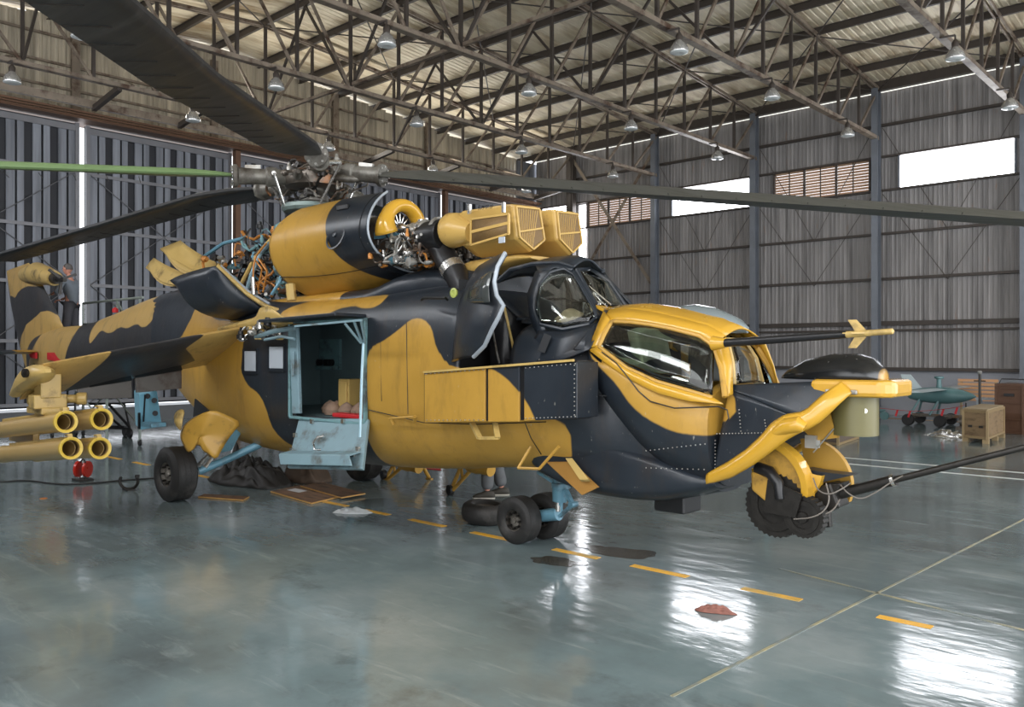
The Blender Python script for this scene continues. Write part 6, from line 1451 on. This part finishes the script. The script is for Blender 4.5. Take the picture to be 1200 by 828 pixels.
rc = (-11.278,6.274,0.000); crumple('tarpaulin', 'black tarpaulin heap under the fuselage behind the main wheel', 'tarpaulin', (rc[0]-.42, rc[1]+.47), .92, .45, .42, mat('black_tarp', (.018,.016,.014), .6, 0, .4, 8, bump=.4, bscale=10), 7, n=34)
rc = (-11.268,6.931,0.000); crumple('brown_cloth', 'brown oily cloth draped on the floor beneath the cabin', 'cloth', (rc[0]+.1, rc[1]+.5), .5, .3, .5, mat('brown_oily_cloth', (.09,.06,.04), .75, 0, .4, 8, bump=.4, bscale=10), 8, n=30)
# oil puddles: thin pools
def pool(lbl, c, rx, ry, rot, seed, m, name='oil_puddle'):
    s = MB(); ring_ = []
    for k in range(40):
        a = 2*PI*k/40; e = 1+.5*noise.noise(Vector((math.cos(a)*1.6, math.sin(a)*1.6, seed))); x, y = rx*e*math.cos(a), ry*e*math.sin(a)
        ring_.append((c[0]+x*math.cos(rot)-y*math.sin(rot), c[1]+x*math.sin(rot)+y*math.cos(rot), .001+.0006*seed))
    s.plate(ring_, (0,0,.002)); tag(s.build(name, m), lbl, 'puddle')
M['oil'] = mat('oil_film', (.055,.052,.042), .12, 0, .4, 5)
pool('dark oil puddle on the floor right of the nose wheels', (-4.794,6.873,0.000), .34, .20, .3, 1, M['oil'])
pool('faint dark oil stain just in front of the nose wheels', (-5.078,6.154,0.000), .26, .14, .2, 2, M['oil'])
pool('small dark stain beyond the dark puddle', (-5.179,6.865,0.000), .22, .08, .2, 3, M['oil'])
# red wheel chocks / signal discs on a stand
c = Vector((-13.687,5.053,0.000)); ck = empty('signal_stand', (c.x, c.y, 0), 'small stand with two round red discs on the floor below the launch tubes', 'stand')
ax = Vector((.75,.66,0)).normalized()
for i, sg in enumerate((-1, 1)):
    s = MB(); s.lathe(c+ax*sg*.07+Vector((0,0,.18)), (ax+Vector((-.3*sg,-.3*sg,0))), [(-.025,.08),(-.02,.125),(.02,.125),(.025,.08)], 28); s.build('disc', mat('red_gloss', (.45,.02,.01), .3) if 'red_gloss' not in bpy.data.materials else bpy.data.materials['red_gloss'], ck, True)
s = MB(); s.box(c+Vector((0,0,.02)), (.3,.22,.03)); s.tube([c+Vector((-.1,0,.03)), c+Vector((-.12,-.05,.2)), c+Vector((0,0,.34)), c+Vector((.1,0,.3)), c+Vector((.1,0,.03))], .012, 6); s.build('base', M['gun'], ck)
c = Vector((-12.267,5.161,0.000)); cl = empty('hose_clamp', (c.x, c.y, 0), 'black open U-shaped clamp on the floor left of the near main wheel', 'clamp')
s = MB(); s.tube([c+Vector((.13*math.cos(a)*.73, .13*math.cos(a)*.68, .13+.115*math.sin(a))) for a in [math.radians(150+240*k/16) for k in range(17)]], .022, 8); s.build('clamp_ring', M['gun'], cl, True)
s = MB(); s.box(c+Vector((0,0,.01)), (.2,.12,.02)); s.box(c+Vector((.09,.08,.2)), (.05,.05,.04)); s.build('clamp_foot', M['gun'], cl, bevel=.004)
pts = [(-14.922,3.575,0.000), (-14.348,4.103,0.000), (-14.341,4.453,0.000), (-13.417,4.627,0.000), (-13.210,5.036,0.000), (-13.170,5.528,0.000), (-13.021,5.902,0.000), (-12.877,6.277,0.000)]
s = MB(); s.tube(resample(smooth_pts([Vector((p[0],p[1],.012)) for p in pts]), 60), .014, 8); tag(s.build('power_cable', M['black'], None, True), 'black cable running along the floor to the near main wheel', 'cable')
# rack trolley under the wing, far behind
c = Vector((-20.504,8.049,0.000)); tr_ = empty('trolley', (c.x, c.y, 0), 'black tubular equipment trolley standing far behind the launch tubes', 'trolley')
M['blkpipe'] = mat('black_tube_paint', (.02,.02,.022), .45, .2, .2, 8)
s = MB()
a_, b_ = Vector((-21.010,7.584,0.000)), Vector((-19.661,8.291,0.000)); dd = Vector((-.5,.1,0))
for p, q in ((a_, b_), (a_+dd, b_+dd), (a_, a_+dd), (b_, b_+dd)): s.tube([p+Vector((0,0,.22)), q+Vector((0,0,.22))], .03, 6)
s.tube([a_+Vector((0,0,.78)), b_+Vector((-.3,0,.78))], .025, 6); s.tube([a_.lerp(b_,.35)+Vector((0,0,.78)), a_.lerp(b_,.85)+Vector((0,0,.25))], .03, 6); s.tube([a_.lerp(b_,.6)+Vector((0,0,.8)), b_+Vector((0,0,.25))], .03, 6); s.tube([a_+Vector((0,0,.78)), a_+Vector((0,0,.22))], .025, 6); s.tube([b_+Vector((-.3,0,.78)), b_+Vector((0,0,.22))], .025, 6)
s.build('frame', M['blkpipe'], tr_)
for p in (a_, b_, a_+dd, b_+dd): s = MB(); s.lathe(p+Vector((0,-.03,.11)), (0,1,0), [(0,.04),(0,.11),(.06,.11),(.06,.04)], 18); s.build('wheel', M['black'], tr_, True)
# yellow maintenance jacks behind the belly
def jack(lbl, foot, top, head, c2):
    foot, top, head, c2 = [Vector(p) for p in (foot, top, head, c2)]
    t = empty('jack_stand', (foot.x, foot.y, 0), lbl, 'jack', 'yellow jack stands behind the fuselage')
    s = MB(); s.tube([foot, top], .028, 8); s.tube([foot, head], .028, 8); s.tube([c2, top], .022, 8); s.tube([foot.lerp(head,.5), top.lerp(foot,.25)], .02, 8); s.build('leg_frame', M['yel'], t)
    s = MB(); s.lathe(head+Vector((-.1,0,0)), (1,.0,-.1), [(0,.05),(.0,.10),(.16,.10),(.22,.085),(.4,.085),(.4,.06)], 18); s.build('jack_cylinder', M['yel'], t, True)
    s = MB(); s.lathe(Vector((foot.x, foot.y-.03, .075)), (.3,1,0), [(0,.03),(0,.075),(.06,.075),(.06,.03)], 18); s.build('wheel', M['black'], t, True)
    return t
jack('yellow tubular jack stand left of the standing person', (-8.527,8.000,0.025), (-8.323,8.100,0.545), (-8.022,8.000,0.464), (-9.298,8.600,0.429))
jack('yellow tubular jack stand right of the far main wheel', (-10.370,8.300,-0.063), (-10.137,8.400,0.350), (-9.814,8.300,0.295), (-11.175,9.000,0.205))
s = MB(); s.tube([(-10.154,8.800,0.352), (-9.849,8.800,0.015)], .03, 8); s.box(Vector((-9.849,8.800,0.002)), (.12,.05,.03)); o = s.build('prop_leg', M['yel']); tag(o, 'single slanted yellow prop leg between the two jack stands', 'prop')
c = Vector((-10.721,9.579,0.000)); s = MB(); s.plate([c+Vector((-.25,-.1,.001)), c+Vector((.3,.0,.001)), c+Vector((.0,.25,.001))], (0,0,.01)); o = s.build('red_flag', M['red']); tag(o, 'flat red triangle of cloth on the floor behind the jack stands', 'flag')
c = Vector((-12.410,4.074,0.000)); s = MB(); s.lathe((c.x,c.y,0), (0,0,1), [(0,.05),(.008,.045),(.01,0)], 14); o = s.build('orange_cap', mat('orange_plastic', (.6,.2,.03), .4)); tag(o, 'tiny orange cap on the floor at far left', 'cap')

# ------------------------------------------------------------------ back of the hangar, right
def crate(name, lbl, cat, corners, h, m, grp=None, slats=3, feet=True, z=.0):
    """corners: left-front, right-front (nearest vertical edge), right-back on the floor"""
    A_, B_, C_ = [Vector((p[0], p[1], z)) for p in corners]; D_ = A_+(C_-B_); c = (A_+C_)/2
    t = empty(name, (c.x, c.y, z), lbl, cat, grp); f = .09 if feet else 0
    s = MB(); s.plate([A_+Vector((0,0,f)), B_+Vector((0,0,f)), C_+Vector((0,0,f)), D_+Vector((0,0,f))], (0,0,h-f)); s.build('box_body', m, t, bevel=.008)
    ed = mat('crate_batten', (.28,.20,.10), .65, 0, .2, 5) if 'crate_batten' not in bpy.data.materials else bpy.data.materials['crate_batten']
    for p in (A_, B_, C_, D_):
        s = MB(); s.box(p+Vector((0,0,(h+f)/2)), (.05,.05,h-f)); s.build('corner_batten', ed if slats else m, t)
    for p, q in ((A_, B_), (B_, C_)):
        for zz in ((h-.03, f+.03) if slats < 4 else (h-.03, h*.5, f+.03)):
            s = MB(); s.bar(p+Vector((0,0,zz)), q+Vector((0,0,zz)), .04, .05); s.build('batten', ed if slats else m, t)
    if feet:
        for p in (A_.lerp(B_,.05), A_.lerp(B_,.95), B_.lerp(C_,.5), B_.lerp(C_,.95), D_):
            s = MB(); s.box(p.lerp(c, .06)+Vector((0,0,.045)), (.12,.12,.09)); s.build('foot', ed, t)
    return t, A_, B_, C_, D_
M['crate'] = mat('crate_wood', (.24,.16,.085), .7, 0, .18, 3, stretch=(1,1,4), dirt=(.12,.08,.04), dirt_amt=.3)
M['crate_l'] = mat('crate_lid', (.34,.26,.15), .7, 0, .15, 3)
M['locker'] = mat('brown_locker', (.11,.055,.032), .4, .1, .15, 4)
t, A_, B_, C_, D_ = crate('wooden_crate', 'pale brown wooden crate on feet in front of the brown lockers', 'crate', [(-5.206,20.564,0.000), (-4.679,20.343,0.000), (-4.774,22.228,0.000)], .72, M['crate'])
s = MB(); s.plate([p+Vector((0,0,.72)) for p in (A_, B_, C_, D_)], (0,0,.03)); s.build('lid', M['crate_l'], t)
s = MB()
for u in (.3, .75): s.box(A_.lerp(B_, u)+Vector((0,-.03,.36)), (.08,.03,.05))
s.build('crate_latch', M['gun'], t)
crate('wooden_crate', 'low dark wooden crate on the floor behind the olive drum', 'crate', [(-7.787,18.193,0.000), (-6.938,17.821,0.000), (-7.150,19.524,0.000)], .36, mat('dark_crate_wood', (.13,.10,.075), .7, 0, .2, 4), feet=False)
for i, (p0, lb) in enumerate((((1167,509), 'brown steel transit case with rounded edges, left of the pair'), ((1187,510), 'brown steel transit case with rounded edges, right of the pair'))):
    a_ = Vector((-5.165,23.270,0.000))+Vector((.74*i, -.10*i, 0)); b_ = a_+Vector((.60,-.08,0)); c_ = b_+Vector((.1,.8,0))
    t, A_, B_, C_, D_ = crate('transit_case', lb, 'case', [a_, b_, c_], 1.22, M['locker'], 'brown transit cases by the back wall', slats=0, feet=False)
    for zz in (.35, .75, 1.1): s = MB(); s.bar(A_+Vector((0,-.03,zz)), B_+Vector((0,-.03,zz)), .02, .02); s.build('case_rib', M['locker'], t)
    s = MB(); s.box(A_.lerp(B_, .5)+Vector((0,-.04,.95)), (.22,.02,.07)); s.build('case_placard', M['blk'], t)
    if i == 0: 
        s = MB(); s.tube([A_+Vector((.05,.1,1.22)), A_+Vector((.1,.1,1.33)), B_+Vector((0,.1,1.33)), B_+Vector((.05,.1,1.22))], .012, 6); s.build('carry_bar', M['gun'], t)
# target drone on its wheeled dolly
dc = Vector((-6.811,24.500,0.821)); dr = empty('target_drone', (dc.x, dc.y, 0), 'small teal unmanned aircraft with pale wings on a wheeled dolly', 'drone')
M['dteal'] = mat('drone_teal', (.10,.20,.205), .4, 0, .15, 4)
M['dpale'] = mat('drone_pale', (.50,.58,.60), .35, 0, .1, 4)
a_, b_ = Vector((-7.643,24.500,0.792)), Vector((-5.896,24.500,0.786)); a_.z = b_.z = dc.z; dl = b_-a_
s = MB(); s.tube([a_+dl*t for t in (0,.06,.2,.4,.6,.8,.93,1)], [.05,.12,.18,.22,.22,.17,.09,.01], 20); s.build('drone_fuselage', M['dteal'], dr, True)
s = MB(); s.loft([[(dc.x-.25+x*.5, dc.y+yy, dc.z+.16+.04*z) for x, z in ((0,0),(.1,.6),(.5,1),(1,0),(.5,-.3))] for yy in (-2.2,-1,0,1,2.2)], True, True, True); s.build('drone_wing', M['dpale'], dr, True)
s = MB(); s.lathe(a_+dl*.48+Vector((0,0,.18)), (0,0,1), [(0,.09),(.1,.06),(.26,.06),(.28,.12),(.33,.12),(.34,.05)], 16); s.build('drone_intake', M['dteal'], dr, True)
s = MB(); s.plate([a_+Vector((.0,0,.08)), a_+Vector((.45,0,.12)), a_+Vector((.1,0,.55)), a_+Vector((-.15,0,.55))], (0,.04,0)); s.build('drone_tail_fin', M['dpale'], dr)
for u in (.22, .5):
    s = MB(); s.tube([a_+dl*u+Vector((0,-.1,-.1)), Vector((a_.x+dl.x*(u-.1), a_.y-.35, .30))], .03, 8); s.build('drone_leg', M['dteal'], dr)
    s = MB(); s.tube([a_+dl*u+Vector((0,.1,-.1)), Vector((a_.x+dl.x*(u-.1), a_.y+.35, .30))], .03, 8); s.build('drone_leg', M['dteal'], dr)
s = MB(); s.bar((a_.x+.1,a_.y,.27),(b_.x-.2,a_.y,.27),.1,.08); s.bar((a_.x+.2,a_.y-.5,.22),(a_.x+.2,a_.y+.5,.22),.08,.08); s.bar((a_.x+1.0,a_.y-.5,.22),(a_.x+1.0,a_.y+.5,.22),.08,.08); s.build('dolly_beam', M['grime'], dr)
for u in (.2, 1.0):
    for sg in (-.5, .5): s = MB(); s.lathe((a_.x+u, a_.y+sg-.06, .16), (0,1,0), [(0,.06),(0,.14),(.03,.16),(.1,.16),(.13,.14),(.13,.06)], 20); s.build('dolly_wheel', M['black'], dr, True)
# second drone, only its nose and a wheel fairing peek out behind the drum
s_ = empty('target_drone', ((-8.851,24.500,0.382)[0], 24.8, 0), 'second teal drone, mostly hidden behind the nose sight drum', 'drone')
a2, b2 = Vector((-9.656,25.000,0.320)), Vector((-8.357,25.000,0.355)); b2.z = a2.z
s = MB(); s.tube([a2+(b2-a2)*t for t in (0,.3,.6,.85,1)], [.12,.2,.18,.1,.01], 16); s.build('drone_fuselage', M['dteal'], s_, True)
s = MB(); s.box((a2.x+.4, a2.y, .05), (1.0,.5,.1)); s.box((a2.x+.4,a2.y,.3), (.1,.3,.44)); s.build('stand_block', M['dpale'], s_)
s = MB(); s.lathe(Vector((-8.270,24.600,0.185)), (0,1,0), [(0,.12),(.06,.12)], 14); s.build('stand_wheel', M['dteal'], s_)
# caution tape strung in front of the drones
pts = [Vector(p) for p in ((-8.069,23.600,0.462),(-7.624,23.600,0.436),(-7.147,23.600,0.413),(-6.561,23.600,0.486),(-6.010,23.200,0.597),(-5.715,22.800,0.693))]
cp = empty('barrier_tape', (pts[2].x, pts[2].y, 0), 'red and white barrier tape strung before the teal drone', 'tape')
s = MB(); s.tube(resample(smooth_pts(pts), 30), .006, 5); s.build('tape_line', M['red'], cp)
s = MB()
for u in (.18, .3, .62, .8):
    p = resample(pts, 60)[int(u*59)]; s.plate([p, p+Vector((.05,0,0)), p+Vector((.0,0,-.18)), p+Vector((-.05,0,-.16))], (0,.004,0))
s.build('tape_flags', M['red'], cp)
for p in (pts[0], pts[-1]):
    s = MB(); s.tube([(p.x,p.y,0),(p.x,p.y,p.z+.05)], .018, 6); s.build('post', M['gun'], cp)
# pallet boards leaning, small table, microphone pole, pump
c = Vector((-6.429,26.900,0.669)); t = empty('slatted_pallet', (c.x, c.y, 0), 'pale orange slatted pallet upright against the wall behind the drone', 'pallet')
for k in range(6): s = MB(); s.box((c.x, 26.9, .62+.11*k), (1.05,.03,.08)); s.build('slat', mat('pallet_orange', (.55,.30,.15), .7) if 'pallet_orange' not in bpy.data.materials else bpy.data.materials['pallet_orange'], t)
s = MB(); s.box((c.x-.45,26.94,.6),(.06,.06,1.2)); s.box((c.x+.45,26.94,.6),(.06,.06,1.2)); s.build('upright', M['crate_l'], t)
c = Vector((-5.462,24.000,0.517)); t = empty('small_table', (c.x, c.y, 0), 'small grey table between the pallet and the brown cases', 'table')
s = MB(); s.box((c.x, 24.0, .80), (.55,.5,.05)); s.build('table_top', M['pane'], t)
for dx in (-.24,.24):
    for dy in (-.2,.2): s = MB(); s.box((c.x+dx, 24.0+dy, .39), (.04,.04,.78)); s.build('leg', M['pane'], t)
c = Vector((-5.459,23.000,0.779)); t = empty('pole_stand', (c.x, 23.0, 0), 'thin black pole stand with a crossbar near the wooden crate', 'stand')
s = MB(); s.tube([(c.x,23,0),(c.x,23,1.45)], .03, 8); s.bar((c.x-.13,23,1.28),(c.x+.13,23,1.28),.03,.03); s.build('pole', M['gun'], t)
s = MB(); s.lathe((c.x,23,0),(0,0,1),[(0,.25),(.04,.24),(.06,.05)],18); s.build('pole_base', M['gun'], t); s = MB(); s.lathe((c.x,23,1.45),(0,0,1),[(0,.04),(.06,.06),(.08,.03)],10); s.build('pole_head', M['alu'], t, True)
c = Vector((-5.817,23.600,0.477)); t = empty('motor_pump', (c.x, 23.6, 0), 'small dark motor pump on the floor right of the drone dolly', 'pump')
s = MB(); s.lathe((c.x-.25,23.6,.2),(1,0,.15),[(0,.08),(.02,.13),(.3,.13),(.34,.07)],16); s.box((c.x,23.6,.04),(.6,.35,.08)); s.build('pump_body', M['grime'], t, True)
s = MB(); s.lathe((c.x+.2,23.5,.22),(0,1,0),[(0,.14),(.1,.14)],18); s.build('pump_wheel', M['gun'], t, True)
c = Vector((-6.724,14.000,1.575)); t = empty('teal_instrument_post', (c.x, 14.0, 0), 'thin teal post with a cross top behind the cockpit windscreen', 'post')
s = MB(); s.tube([(c.x,14,0),(c.x,14,c.z)], .04, 8); s.lathe((c.x,14,c.z-.12),(0,0,1),[(0,.05),(.0,.09),(.12,.07),(.14,.02)],12); s.build('post_body', M['dteal'], t, True); s = MB(); s.bar((c.x-.1,14,c.z+.06),(c.x+.1,14,c.z+.06),.03,.03); s.bar((c.x,14,c.z),(c.x,14,c.z+.13),.03,.03); s.build('cross_valve', M['gun'], t)
s = MB(); s.box((c.x,14,.03),(.4,.4,.06)); s.build('post_foot', M['gun'], t)
